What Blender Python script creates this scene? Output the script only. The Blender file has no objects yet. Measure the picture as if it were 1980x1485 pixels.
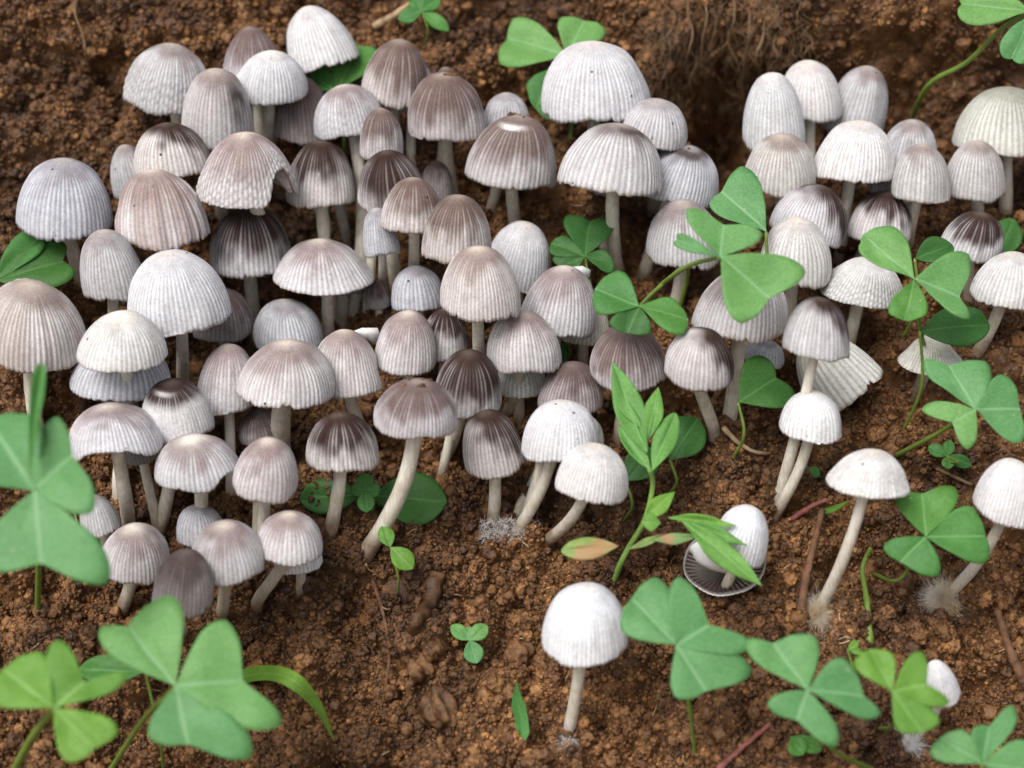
import bpy, bmesh, math, random
import numpy as np
from mathutils import Vector, Matrix, Quaternion
from mathutils.bvhtree import BVHTree

# ------------------------------------------------------------------ scene, camera, light
scn = bpy.context.scene
COL = scn.collection
R_ = math.radians
PW, PH = 1980.0, 1485.0
HFOV = R_(33.0)
PITCH = R_(22.0)
DIST = 0.26
TH = math.tan(HFOV / 2)
PXF = (PW / 2) / TH                      # pixels per unit of (x / depth)

cam_d = bpy.data.cameras.new('camera')
cam = bpy.data.objects.new('camera', cam_d); COL.objects.link(cam)
FWD = Vector((0, math.cos(PITCH), -math.sin(PITCH)))
UPV = Vector((0, math.sin(PITCH), math.cos(PITCH)))
RGT = Vector((1, 0, 0))
CAM = -FWD * DIST
cam.location = CAM
cam.rotation_euler = (math.pi / 2 - PITCH, 0, 0)
cam_d.sensor_width = 36.0
cam_d.angle = HFOV
cam_d.clip_start = 0.005
cam_d.clip_end = 50.0
cam_d.dof.use_dof = True
cam_d.dof.focus_distance = 0.247
cam_d.dof.aperture_fstop = 17.0
scn.camera = cam

SUN_EL, SUN_AZ = 50.0, 212.0             # soft light from high above, slightly behind the camera's left
world = bpy.data.worlds.new('World'); scn.world = world; world.use_nodes = True
wn = world.node_tree; wn.nodes.clear()
sky = wn.nodes.new('ShaderNodeTexSky'); sky.sky_type = 'NISHITA'; sky.sun_disc = False
sky.sun_elevation = R_(SUN_EL); sky.sun_rotation = R_(SUN_AZ)
sky.dust_density = 4.0; sky.air_density = 1.0; sky.ozone_density = 0.6
hsv = wn.nodes.new('ShaderNodeHueSaturation'); hsv.inputs['Saturation'].default_value = 0.34
bg = wn.nodes.new('ShaderNodeBackground'); bg.inputs['Strength'].default_value = 0.105
wo = wn.nodes.new('ShaderNodeOutputWorld')
wn.links.new(sky.outputs[0], hsv.inputs['Color']); wn.links.new(hsv.outputs[0], bg.inputs['Color'])
wn.links.new(bg.outputs[0], wo.inputs['Surface'])
sun_d = bpy.data.lights.new('sun', 'SUN'); sun_d.energy = 1.5; sun_d.angle = R_(30); sun_d.color = (1.0, 0.985, 0.96)
sun = bpy.data.objects.new('sun', sun_d); COL.objects.link(sun)
az = R_(SUN_AZ)
sdir = Vector((math.sin(az) * math.cos(R_(SUN_EL)), math.cos(az) * math.cos(R_(SUN_EL)), math.sin(R_(SUN_EL))))
sun.rotation_euler = sdir.to_track_quat('Z', 'Y').to_euler()
scn.view_settings.view_transform = 'Standard'; scn.view_settings.look = 'None'
scn.view_settings.gamma = 1.0; scn.view_settings.exposure = 0.60
scn.render.engine = 'CYCLES'

rng = np.random.default_rng(11)
random.seed(5)

# ------------------------------------------------------------------ helpers
def ray(px, py):
    return FWD + RGT * ((px - PW / 2) / PXF) + UPV * ((PH / 2 - py) / PXF)
def at(px, py, depth):
    return CAM + ray(px, py) * depth
def proj(p):
    v = Vector(p) - CAM; d = v.dot(FWD)
    return PW / 2 + v.dot(RGT) / d * PXF, PH / 2 - v.dot(UPV) / d * PXF, d
def sstep(a, b, x):
    t = np.clip((x - a) / (b - a), 0, 1); return t * t * (3 - 2 * t)
def vnoise(x, y, seed):
    g = np.random.default_rng(seed).random((256, 256))
    xi = np.floor(x).astype(int); yi = np.floor(y).astype(int)
    fx = x - xi; fy = y - yi
    fx = fx * fx * (3 - 2 * fx); fy = fy * fy * (3 - 2 * fy)
    a = g[xi % 256, yi % 256]; b = g[(xi + 1) % 256, yi % 256]
    c = g[xi % 256, (yi + 1) % 256]; d = g[(xi + 1) % 256, (yi + 1) % 256]
    return (a * (1 - fx) + b * fx) * (1 - fy) + (c * (1 - fx) + d * fx) * fy * 1.0 - 0.5
def fbm(x, y, seed, octv=4):
    s = 0; a = 1.0
    for k in range(octv):
        s = s + a * vnoise(x * 2 ** k + 17.3 * k, y * 2 ** k + 5.1 * k, seed + k); a *= 0.5
    return s
def mesh_np(name, V, F, smooth=True):
    """V (n,3); F list of index arrays (m,3) or (m,4)"""
    me = bpy.data.meshes.new(name)
    V = np.asarray(V, np.float32)
    me.vertices.add(len(V)); me.vertices.foreach_set('co', V.ravel())
    F = [np.asarray(f, np.int32) for f in F if len(f)]
    nl = sum(f.size for f in F); npoly = sum(len(f) for f in F)
    me.loops.add(nl); me.polygons.add(npoly)
    me.loops.foreach_set('vertex_index', np.concatenate([f.ravel() for f in F]))
    tot = np.concatenate([np.full(len(f), f.shape[1], np.int32) for f in F])
    st = np.concatenate([[0], np.cumsum(tot)[:-1]]).astype(np.int32)
    me.polygons.foreach_set('loop_start', st)
    me.polygons.foreach_set('use_smooth', np.full(npoly, smooth))
    me.update(calc_edges=True); me.validate()
    return me
def grid_faces(nr, nc, wrap=False, off=0, flip=False):
    r = np.arange(nr - 1)[:, None]; c = np.arange(nc if wrap else nc - 1)[None, :]
    c2 = (c + 1) % nc
    a = r * nc + c; b = r * nc + c2; d = (r + 1) * nc + c; e = (r + 1) * nc + c2
    q = np.stack([a + 0 * e, b + 0 * a, e, d + 0 * b], -1).reshape(-1, 4) + off
    return q[:, ::-1] if flip else q
def attr(me, name, kind, data, dom='POINT'):
    a = me.attributes.new(name, kind, dom)
    if kind == 'FLOAT_COLOR': a.data.foreach_set('color', np.asarray(data, np.float32).ravel())
    elif kind == 'FLOAT_VECTOR': a.data.foreach_set('vector', np.asarray(data, np.float32).ravel())
    else: a.data.foreach_set('value', np.asarray(data).ravel())
def obj(name, me, mat, parent=None, world_loc=None):
    o = bpy.data.objects.new(name, me); COL.objects.link(o)
    if mat is not None:
        me.materials.clear(); me.materials.append(mat)
    if parent is not None: o.parent = parent
    if world_loc is not None: o.location = world_loc
    return o
def root(name, loc, label, cat, group=None):
    e = bpy.data.objects.new(name, None); COL.objects.link(e); e.location = loc
    e.empty_display_size = 0.004
    e['label'] = label; e['category'] = cat
    if group: e['group'] = group
    return e
def tag(o, label, cat, group=None):
    o['label'] = label; o['category'] = cat
    if group: o['group'] = group
def bez(P, n):
    """Catmull-Rom through points P -> (n,3)"""
    P = [np.array(p, float) for p in P]
    if len(P) == 2: P = [P[0], (P[0] + P[1]) / 2, P[1]]
    Q = [2 * P[0] - P[1]] + P + [2 * P[-1] - P[-2]]
    out = []
    m = len(P) - 1
    for i in range(n):
        s = i / (n - 1) * m; k = min(int(s), m - 1); t = s - k
        a, b, c, d = Q[k], Q[k + 1], Q[k + 2], Q[k + 3]
        out.append(0.5 * (2 * b + (c - a) * t + (2 * a - 5 * b + 4 * c - d) * t * t + (3 * b - a - 3 * c + d) * t ** 3))
    return np.array(out)
def cubic(p0, p1, p2, p3, n):
    t = np.linspace(0, 1, n)[:, None]
    return (1 - t) ** 3 * np.array(p0) + 3 * (1 - t) ** 2 * t * np.array(p1) + 3 * (1 - t) * t * t * np.array(p2) + t ** 3 * np.array(p3)
def tube(path, rad, sides=10, wob=0.0, seed=0, closed=True):
    path = np.asarray(path, float); n = len(path)
    rad = np.broadcast_to(np.asarray(rad, float), (n,)).copy()
    T = np.gradient(path, axis=0); T /= np.linalg.norm(T, axis=1)[:, None] + 1e-12
    ref = np.array([0.13, 0.9, 0.2]); ref /= np.linalg.norm(ref)
    if abs(T[0] @ ref) > 0.9: ref = np.array([1.0, 0, 0.1])
    A = []
    a = ref - T[0] * (ref @ T[0])
    for i in range(n):
        a = a - T[i] * (a @ T[i]); a = a / (np.linalg.norm(a) + 1e-12); A.append(a)
    A = np.array(A); B = np.cross(T, A)
    th = np.linspace(0, 2 * np.pi, sides, endpoint=False)
    rr = rad[:, None] * np.ones(sides)[None]
    if wob:
        rr = rr * (1 + wob * 2 * vnoise(np.arange(n)[:, None] * 0.6 + 0 * th, np.cos(th)[None] * 1.2 + 3 + 0 * rad[:, None], seed))
    V = path[:, None] + rr[..., None] * (np.cos(th)[None, :, None] * A[:, None] + np.sin(th)[None, :, None] * B[:, None])
    V = V.reshape(-1, 3); F = [grid_faces(n, sides, True)]
    if closed:
        V = np.vstack([V, path[:1], path[-1:]]); k = np.arange(sides); k2 = (k + 1) % sides
        F.append(np.stack([k2, k, np.full(sides, n * sides)], -1))
        F.append(np.stack([(n - 1) * sides + k, (n - 1) * sides + k2, np.full(sides, n * sides + 1)], -1))
    return V, F

# ------------------------------------------------------------------ materials
def newmat(name):
    m = bpy.data.materials.new(name); m.use_nodes = True
    nt = m.node_tree; nt.nodes.clear()
    out = nt.nodes.new('ShaderNodeOutputMaterial'); p = nt.nodes.new('ShaderNodeBsdfPrincipled')
    nt.links.new(p.outputs[0], out.inputs['Surface'])
    return m, nt, p, out
def N(nt, t, **kw):
    n = nt.nodes.new(t)
    for k, v in kw.items():
        if k in n.inputs: n.inputs[k].default_value = v
        else: setattr(n, k, v)
    return n
def noise(nt, vec, scale, detail=4, rough=0.55):
    n = N(nt, 'ShaderNodeTexNoise', Scale=scale, Detail=detail, Roughness=rough)
    nt.links.new(vec, n.inputs['Vector']); return n
def ramp(nt, fac, stops):
    r = nt.nodes.new('ShaderNodeValToRGB'); e = r.color_ramp.elements
    while len(e) < len(stops): e.new(0.5)
    for i, (p, c) in enumerate(stops):
        e[i].position = p; e[i].color = (*c, 1) if len(c) == 3 else c
    nt.links.new(fac, r.inputs[0]); return r
def mix(nt, fac, a, b, typ='MIX'):
    m = nt.nodes.new('ShaderNodeMix'); m.data_type = 'RGBA'; m.blend_type = typ
    for s, v in ((m.inputs[0], fac), (m.inputs[6], a), (m.inputs[7], b)):
        if hasattr(v, 'is_linked'): nt.links.new(v, s)
        elif isinstance(v, (int, float)): s.default_value = v
        else: s.default_value = (*v, 1)
    return m.outputs[2]

def soil_material(name, per_instance):
    m, nt, p, out = newmat(name)
    geo = N(nt, 'ShaderNodeNewGeometry'); pos = geo.outputs['Position']
    n1 = noise(nt, pos, 55, 5, 0.6); n2 = noise(nt, pos, 420, 5, 0.65); n3 = noise(nt, pos, 2200, 3, 0.7)
    c1 = ramp(nt, n2.outputs[0], [(0.28, (0.068, 0.031, 0.011)), (0.5, (0.168, 0.082, 0.031)), (0.72, (0.33, 0.178, 0.073))])
    c2 = ramp(nt, n1.outputs[0], [(0.38, (0.40, 0.36, 0.33)), (0.60, (1.10, 1.06, 1.02))])
    col = mix(nt, 1.0, c1.outputs[0], c2.outputs[0], 'MULTIPLY')
    c3 = ramp(nt, n3.outputs[0], [(0.3, (0.55, 0.5, 0.45)), (0.6, (1.1, 1.1, 1.1)), (0.78, (1.7, 1.65, 1.6))])
    col = mix(nt, 0.75, col, c3.outputs[0], 'MULTIPLY')
    if per_instance:
        oi = N(nt, 'ShaderNodeObjectInfo')
        c4 = ramp(nt, oi.outputs['Random'], [(0.0, (0.6, 0.54, 0.48)), (0.5, (1.15, 1.13, 1.10)), (0.9, (1.6, 1.58, 1.5)), (1.0, (2.3, 2.2, 2.0))])
        col = mix(nt, 1.0, col, c4.outputs[0], 'MULTIPLY')
    nt.links.new(col, p.inputs['Base Color'])
    rr = ramp(nt, n2.outputs[0], [(0.35, (0.28,) * 3), (0.6, (0.7,) * 3)])
    nt.links.new(rr.outputs[0], p.inputs['Roughness'])
    p.inputs['Specular IOR Level'].default_value = 0.5
    b = N(nt, 'ShaderNodeBump', Strength=0.8, Distance=0.0003)
    nb = noise(nt, pos, 1500, 5, 0.7)
    nt.links.new(nb.outputs[0], b.inputs['Height']); nt.links.new(b.outputs[0], p.inputs['Normal'])
    return m
MAT_SOIL = soil_material('moist_soil', False)
MAT_CRUMB = soil_material('soil_crumb', True)

def cap_material():
    m, nt, p, out = newmat('mushroom_cap')
    at_ = N(nt, 'ShaderNodeAttribute', attribute_name='pigment')
    tc = N(nt, 'ShaderNodeTexCoord'); pos = tc.outputs['Object']
    geo = N(nt, 'ShaderNodeNewGeometry')
    n1 = noise(nt, geo.outputs['Position'], 900, 5, 0.65); n2 = noise(nt, geo.outputs['Position'], 3400, 4, 0.7)
    c1 = ramp(nt, n1.outputs[0], [(0.3, (0.86, 0.84, 0.82)), (0.65, (1.06, 1.06, 1.06))])
    col = mix(nt, 1.0, at_.outputs['Color'], c1.outputs[0], 'MULTIPLY')
    c2 = ramp(nt, n2.outputs[0], [(0.34, (0.74, 0.72, 0.71)), (0.50, (1.0, 1.0, 1.0)), (0.66, (1.14, 1.14, 1.14))])
    col = mix(nt, 0.8, col, c2.outputs[0], 'MULTIPLY')
    # scattered specks of dirt
    vo = N(nt, 'ShaderNodeTexVoronoi', Scale=330.0); nt.links.new(geo.outputs['Position'], vo.inputs['Vector'])
    sp = ramp(nt, vo.outputs['Distance'], [(0.055, (1, 1, 1)), (0.085, (0, 0, 0))])
    sx = N(nt, 'ShaderNodeSeparateColor'); nt.links.new(vo.outputs['Color'], sx.inputs[0])
    th = N(nt, 'ShaderNodeMath', operation='GREATER_THAN'); th.inputs[1].default_value = 0.72; nt.links.new(sx.outputs[0], th.inputs[0])
    mu = N(nt, 'ShaderNodeMath', operation='MULTIPLY'); nt.links.new(sp.outputs[0], mu.inputs[0]); nt.links.new(th.outputs[0], mu.inputs[1])
    col = mix(nt, mu.outputs[0], col, (0.06, 0.035, 0.025))
    nt.links.new(col, p.inputs['Base Color'])
    p.inputs['Roughness'].default_value = 0.75
    p.inputs['Specular IOR Level'].default_value = 0.12
    p.inputs['Subsurface Weight'].default_value = 0.15
    p.inputs['Subsurface Radius'].default_value = (1.0, 0.8, 0.65)
    p.inputs['Subsurface Scale'].default_value = 0.00025
    b = N(nt, 'ShaderNodeBump', Strength=0.55, Distance=0.00014)
    nb = noise(nt, geo.outputs['Position'], 3600, 4, 0.6)
    nt.links.new(nb.outputs[0], b.inputs['Height']); nt.links.new(b.outputs[0], p.inputs['Normal'])
    return m
MAT_CAP = cap_material()

def simple(name, c, rough=0.6, sss=0.0, var=0.15, scale=700, bump=0.4, bd=0.0001, c_b=None):
    m, nt, p, out = newmat(name)
    geo = N(nt, 'ShaderNodeNewGeometry')
    n1 = noise(nt, geo.outputs['Position'], scale, 5, 0.6)
    lo = tuple(v * (1 - 2 * var) for v in c) if c_b is None else c_b
    r = ramp(nt, n1.outputs[0], [(0.3, lo), (0.62, c)])
    nt.links.new(r.outputs[0], p.inputs['Base Color'])
    p.inputs['Roughness'].default_value = rough; p.inputs['Specular IOR Level'].default_value = 0.3
    if sss:
        p.inputs['Subsurface Weight'].default_value = sss; p.inputs['Subsurface Radius'].default_value = (1, .8, .6)
        p.inputs['Subsurface Scale'].default_value = 0.0008
    b = N(nt, 'ShaderNodeBump', Strength=bump, Distance=bd); n2 = noise(nt, geo.outputs['Position'], scale * 4, 4, .6)
    nt.links.new(n2.outputs[0], b.inputs['Height']); nt.links.new(b.outputs[0], p.inputs['Normal'])
    return m
def stem_material():
    m, nt, p, out = newmat('mushroom_stem')
    geo = N(nt, 'ShaderNodeNewGeometry'); al = N(nt, 'ShaderNodeAttribute', attribute_name='along')
    mp = N(nt, 'ShaderNodeMapping'); mp.inputs['Scale'].default_value = (1, 1, 0.12); nt.links.new(geo.outputs['Position'], mp.inputs['Vector'])
    n1 = noise(nt, mp.outputs[0], 2600, 4, 0.6); n2 = noise(nt, geo.outputs['Position'], 420, 4, 0.6)
    c = ramp(nt, n1.outputs[0], [(0.3, (0.60, 0.55, 0.46)), (0.65, (0.80, 0.77, 0.70))])
    c2 = ramp(nt, n2.outputs[0], [(0.3, (0.80, 0.76, 0.68)), (0.65, (1.05, 1.05, 1.05))])
    col = mix(nt, 1.0, c.outputs[0], c2.outputs[0], 'MULTIPLY')
    # soil clinging to the foot
    q = N(nt, 'ShaderNodeMath', operation='MULTIPLY_ADD'); nt.links.new(n2.outputs[0], q.inputs[0]); q.inputs[1].default_value = -0.010; nt.links.new(al.outputs['Fac'], q.inputs[2])
    d = N(nt, 'ShaderNodeMapRange'); d.inputs['From Min'].default_value = -0.0015; d.inputs['From Max'].default_value = 0.0032; d.inputs['To Min'].default_value = 0.85; d.inputs['To Max'].default_value = 0.0
    nt.links.new(q.outputs[0], d.inputs['Value'])
    col = mix(nt, d.outputs[0], col, (0.22, 0.125, 0.065))
    nt.links.new(col, p.inputs['Base Color'])
    p.inputs['Roughness'].default_value = 0.45; p.inputs['Specular IOR Level'].default_value = 0.35
    p.inputs['Subsurface Weight'].default_value = 0.35; p.inputs['Subsurface Radius'].default_value = (1, .8, .6); p.inputs['Subsurface Scale'].default_value = 0.0008
    b = N(nt, 'ShaderNodeBump', Strength=0.5, Distance=0.00015); nt.links.new(n1.outputs[0], b.inputs['Height']); nt.links.new(b.outputs[0], p.inputs['Normal'])
    return m
MAT_STEM = stem_material()
MAT_GILL_PALE = simple('pale_gills', (0.50, 0.45, 0.40), 0.7)
MAT_GILL_DARK = simple('dark_gills', (0.16, 0.11, 0.10), 0.7)
MAT_FUZZ = simple('mycelium', (0.86, 0.82, 0.74), 0.7, 0.0, 0.05, 250, 0.2, 0.0001, (0.70, 0.50, 0.26))
MAT_WOOL = simple('white_mycelium', (0.86, 0.85, 0.83), 0.7, 0.0, 0.05)
MAT_TWIG = simple('brown_twig', (0.20, 0.10, 0.055), 0.7, 0, 0.3, 500, 0.8, 0.0004)
MAT_ROOT = simple('dry_root', (0.23, 0.145, 0.08), 0.65, 0, 0.35, 400, 0.8, 0.0003)
MAT_STRAW = simple('straw_twig', (0.48, 0.33, 0.19), 0.6, 0, 0.25, 400, 0.6, 0.0003)
MAT_PINK = simple('reddish_root', (0.28, 0.10, 0.08), 0.6, 0, 0.25, 400, 0.6, 0.0003)
MAT_SHRED = simple('white_cap_flesh', (0.82, 0.82, 0.80), 0.6, 0.3, 0.05)

def leaf_material(name, c, c2, vein, trans=0.35, blotch=None, rough=0.5):
    m, nt, p, out = newmat(name)
    geo = N(nt, 'ShaderNodeNewGeometry')
    uv = N(nt, 'ShaderNodeAttribute', attribute_name='leafuv')
    sx = N(nt, 'ShaderNodeSeparateXYZ'); nt.links.new(uv.outputs['Vector'], sx.inputs[0])
    n1 = noise(nt, geo.outputs['Position'], 190, 4, 0.6)
    r = ramp(nt, n1.outputs[0], [(0.35, c2), (0.65, c)])
    n2 = noise(nt, geo.outputs['Position'], 2600, 3, 0.6)
    r2 = ramp(nt, n2.outputs[0], [(0.35, (0.82, 0.85, 0.82)), (0.65, (1.12, 1.09, 1.12))])
    col = mix(nt, 1.0, r.outputs[0], r2.outputs[0], 'MULTIPLY')
    oi = N(nt, 'ShaderNodeObjectInfo')
    rv = ramp(nt, oi.outputs['Random'], [(0.0, (0.84, 0.90, 0.88)), (0.5, (1.0, 1.0, 1.0)), (1.0, (1.26, 1.10, 0.82))])
    col = mix(nt, 1.0, col, rv.outputs[0], 'MULTIPLY')
    ab = N(nt, 'ShaderNodeMath', operation='ABSOLUTE'); nt.links.new(sx.outputs[1], ab.inputs[0])
    vr = ramp(nt, ab.outputs[0], [(0.012, (0.75, 0.75, 0.75)), (0.045, (0, 0, 0))])
    col = mix(nt, vr.outputs[0], col, vein)
    # faint side veins running out from the midrib
    w = N(nt, 'ShaderNodeMath', operation='MULTIPLY_ADD'); nt.links.new(ab.outputs[0], w.inputs[0]); w.inputs[1].default_value = -1.25
    nt.links.new(sx.outputs[0], w.inputs[2])
    w2 = N(nt, 'ShaderNodeMath', operation='MULTIPLY'); nt.links.new(w.outputs[0], w2.inputs[0]); w2.inputs[1].default_value = 46.0
    w3 = N(nt, 'ShaderNodeMath', operation='SINE'); nt.links.new(w2.outputs[0], w3.inputs[0])
    sv = ramp(nt, w3.outputs[0], [(0.90, (0, 0, 0)), (1.0, (0.20, 0.20, 0.20))])
    col = mix(nt, sv.outputs[0], col, vein)
    # pale specks
    vo = N(nt, 'ShaderNodeTexVoronoi', Scale=420.0); nt.links.new(geo.outputs['Position'], vo.inputs['Vector'])
    s1 = ramp(nt, vo.outputs['Distance'], [(0.05, (1, 1, 1)), (0.08, (0, 0, 0))])
    sc = N(nt, 'ShaderNodeSeparateColor'); nt.links.new(vo.outputs['Color'], sc.inputs[0])
    g = N(nt, 'ShaderNodeMath', operation='GREATER_THAN'); g.inputs[1].default_value = 0.8; nt.links.new(sc.outputs[0], g.inputs[0])
    mu = N(nt, 'ShaderNodeMath', operation='MULTIPLY'); nt.links.new(s1.outputs[0], mu.inputs[0]); nt.links.new(g.outputs[0], mu.inputs[1])
    col = mix(nt, mu.outputs[0], col, (0.42, 0.40, 0.28))
    if blotch:
        n3 = noise(nt, geo.outputs['Position'], 260, 3, .5)
        br = ramp(nt, n3.outputs[0], [(0.5, (0, 0, 0)), (0.62, (0.8, 0.8, 0.8))])
        col = mix(nt, br.outputs[0], col, blotch)
    nt.links.new(col, p.inputs['Base Color'])
    p.inputs['Roughness'].default_value = rough; p.inputs['Specular IOR Level'].default_value = 0.3
    b = N(nt, 'ShaderNodeBump', Strength=0.35, Distance=0.00012)
    nt.links.new(n2.outputs[0], b.inputs['Height']); nt.links.new(b.outputs[0], p.inputs['Normal'])
    tr = N(nt, 'ShaderNodeBsdfTranslucent'); yl = mix(nt, 1.0, col, (1.1, 1.25, 0.55), 'MULTIPLY'); nt.links.new(yl, tr.inputs['Color'])
    ms = N(nt, 'ShaderNodeMixShader'); ms.inputs[0].default_value = trans
    nt.links.new(p.outputs[0], ms.inputs[1]); nt.links.new(tr.outputs[0], ms.inputs[2])
    nt.links.new(ms.outputs[0], out.inputs['Surface'])
    return m
LEAF = {
    'glauc': leaf_material('glaucous_leaf', (0.165, 0.385, 0.142), (0.125, 0.325, 0.108), (0.28, 0.50, 0.25), 0.30),
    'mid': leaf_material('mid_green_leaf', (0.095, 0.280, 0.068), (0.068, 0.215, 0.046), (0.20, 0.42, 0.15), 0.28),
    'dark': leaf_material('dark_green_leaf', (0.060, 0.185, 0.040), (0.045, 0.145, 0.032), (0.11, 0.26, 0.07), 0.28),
    'young': leaf_material('young_yellow_green_leaf', (0.200, 0.410, 0.070), (0.145, 0.330, 0.050), (0.34, 0.54, 0.18), 0.35),
    'weed': leaf_material('weed_leaf', (0.190, 0.420, 0.100), (0.145, 0.350, 0.075), (0.32, 0.56, 0.22), 0.32),
    'pink': leaf_material('pink_blotched_leaf', (0.26, 0.40, 0.15), (0.22, 0.36, 0.13), (0.36, 0.42, 0.22), 0.3, (0.50, 0.26, 0.14)),
}
MAT_PETI = simple('green_petiole', (0.17, 0.26, 0.045), 0.45, 0.2, 0.12, 400, 0.2)
MAT_PETI_B = simple('bright_petiole', (0.24, 0.42, 0.10), 0.45, 0.2, 0.1, 400, 0.2)

# ------------------------------------------------------------------ ground: a crumbly soil bank
def profile(s):
    """bank profile: slope angle by arc length -> y,z"""
    ss = np.linspace(-1.2, 1.2, 4801)
    ang = np.where(ss < -0.12, 14, 40) * 1.0
    ang = 14 + 26 * sstep(-0.16, -0.09, ss) + 18 * sstep(0.040, 0.062, ss) - 52 * sstep(0.16, 0.24, ss)
    a = np.radians(ang); ds = ss[1] - ss[0]
    y = np.cumsum(np.cos(a)) * ds; z = np.cumsum(np.sin(a)) * ds
    k = np.argmin(abs(ss)); y -= y[k]; z -= z[k]
    return np.interp(s, ss, y), np.interp(s, ss, z), np.interp(s, ss, a)
STEP = 0.00036
def axis(lo, hi, far_lo, far_hi, n=26):
    mid = np.arange(lo, hi, STEP)
    g = np.geomspace(STEP * 2, abs(far_lo - lo), n); h = np.geomspace(STEP * 2, abs(far_hi - hi), n)
    return np.concatenate([(lo - g)[::-1], mid, mid[-1] + h])
gx = axis(-0.103, 0.103, -1.0, 1.0); gs = axis(-0.085, 0.10, -1.0, 1.0)
GX, GS = np.meshgrid(gx, gs)
y0, z0, a0 = profile(gs)
BY = np.repeat(y0[:, None], len(gx), 1); BZ = np.repeat(z0[:, None], len(gx), 1)
NY = np.repeat(-np.sin(a0)[:, None], len(gx), 1); NZ = np.repeat(np.cos(a0)[:, None], len(gx), 1)
# where each spot of the bank lies, for shaping hollows and lumps
dx = GX - CAM.x; dy = BY - CAM.y; dz = BZ - CAM.z
DEP = np.maximum(dy * FWD.y + dz * FWD.z, 0.05)
QX = PW / 2 + dx / DEP * PXF; QY = PH / 2 - (dy * UPV.y + dz * UPV.z) / DEP * PXF
def blob(cx, cy, rx, ry):
    return np.exp(-((QX - cx) / rx) ** 2 - ((QY - cy) / ry) ** 2)
D = 0.006 * fbm(GX * 26 + 9, GS * 26 + 3, 21, 3) + 0.0066 * fbm(GX * 95, GS * 95, 31, 3)
for cx, cy, rx, ry, hgt in [
    (1700, 45, 340, 72, 15.0), (1660, 235, 380, 80, -11.0), (1405, 230, 95, 120, -20.0), (1930, 330, 160, 60, -4),
    (1380, 60, 130, 70, 4.0), (130, 40, 150, 70, 5.0), (330, 110, 200, 50, -1.5), (305, 12, 40, 30, -8.0), (40, 330, 90, 60, 3.0),
    (60, 370, 60, 30, -3), (640, 1110, 110, 60, 4.0), (600, 1290, 60, 60, 2.0), (150, 1170, 150, 50, -4.0), (500, 1240, 90, 40, -4.0),
    (740, 1130, 70, 60, -2.5), (960, 1090, 120, 40, 1.5), (1290, 930, 200, 60, -1.5), (1430, 420, 80, 60, -3.0), (1080, 260, 120, 60, -2.0),
    (860, 1290, 60, 50, 1.5), (1885, 1110, 110, 60, -4.0), (1640, 1110, 80, 80, -2.5), (520, 640, 330, 300, -7.0), (950, 700, 250, 200, -3.0), (1520, 520, 280, 150, -5.0), (1420, 200, 60, 90, -6.0), (770, 1190, 30, 30, 2.2)]:
    D += hgt * 0.001 * blob(cx, cy, rx, ry)
inner = (sstep(-0.3, -0.1, GS) * (1 - sstep(0.12, 0.3, GS)))
D = D * (0.4 + 0.6 * inner)
# stamped lumps: half-buried rounded aggregates of many sizes
m_lo_x, m_hi_x = 27, len(gx) - 27; m_lo_s, m_hi_s = 27, len(gs) - 27
fx = gx[m_lo_x:m_hi_x]; fs = gs[m_lo_s:m_hi_s]
H = D[m_lo_s:m_hi_s, m_lo_x:m_hi_x].copy()
base = H.copy()
srng = np.random.default_rng(77)
for k in range(11000):
    r = 0.0009 * (1 - srng.random() * 0.988) ** (-0.40)
    r = min(r, 0.0048)
    cx = srng.uniform(fx[0], fx[-1]); cs = srng.uniform(fs[0], fs[-1])
    i0 = max(int((cx - r - fx[0]) / STEP), 0); i1 = min(int((cx + r - fx[0]) / STEP) + 2, len(fx))
    j0 = max(int((cs - r - fs[0]) / STEP), 0); j1 = min(int((cs + r - fs[0]) / STEP) + 2, len(fs))
    if i1 <= i0 or j1 <= j0: continue
    X = fx[i0:i1][None, :] - cx; S = (fs[j0:j1][:, None] - cs)
    ang = srng.uniform(0, 3.1); ca, sa = math.cos(ang), math.sin(ang)
    d2 = ((X * ca + S * sa) ** 2 + ((-X * sa + S * ca) * srng.uniform(1, 1.4)) ** 2) / r ** 2
    cb = base[min(int((cs - fs[0]) / STEP), len(fs) - 1), min(int((cx - fx[0]) / STEP), len(fx) - 1)]
    hh = cb + r * (np.sqrt(np.maximum(1 - d2, 0)) * srng.uniform(0.9, 1.5) - srng.uniform(0.0, 0.6))
    W = H[j0:j1, i0:i1]
    H[j0:j1, i0:i1] = np.where((d2 < 1) & (hh > W), hh, W)
FX, FS = np.meshgrid(fx, fs)
H += 0.0007 * fbm(FX * 800, FS * 800, 41, 2) + 0.0042 * np.minimum(fbm(FX * 260, FS * 260, 51, 3), 0.08)
D[m_lo_s:m_hi_s, m_lo_x:m_hi_x] = H
GV = np.stack([GX, BY + NY * D, BZ + NZ * D], -1)
nr, nc = GX.shape
ground = obj('ground', mesh_np('ground', GV.reshape(-1, 3), [grid_faces(nr, nc)]), MAT_SOIL)
ground['kind'] = 'structure'
# coarse copy for ray casts
ci = np.unique(np.concatenate([np.arange(0, nr, 3), [nr - 1]])); cj = np.unique(np.concatenate([np.arange(0, nc, 3), [nc - 1]]))
CV = GV[np.ix_(ci, cj)]
BVH = BVHTree.FromPolygons([tuple(v) for v in CV.reshape(-1, 3)], [tuple(int(i) for i in q) for q in grid_faces(len(ci), len(cj))])
def ground_hit(px, py):
    d = ray(px, py); h = BVH.ray_cast(CAM, d.normalized())
    return h[0], h[1]
def drop(p, d=(0, 0.12, -1)):
    h = BVH.ray_cast(Vector(p), Vector(d).normalized())
    return h[0]

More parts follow.
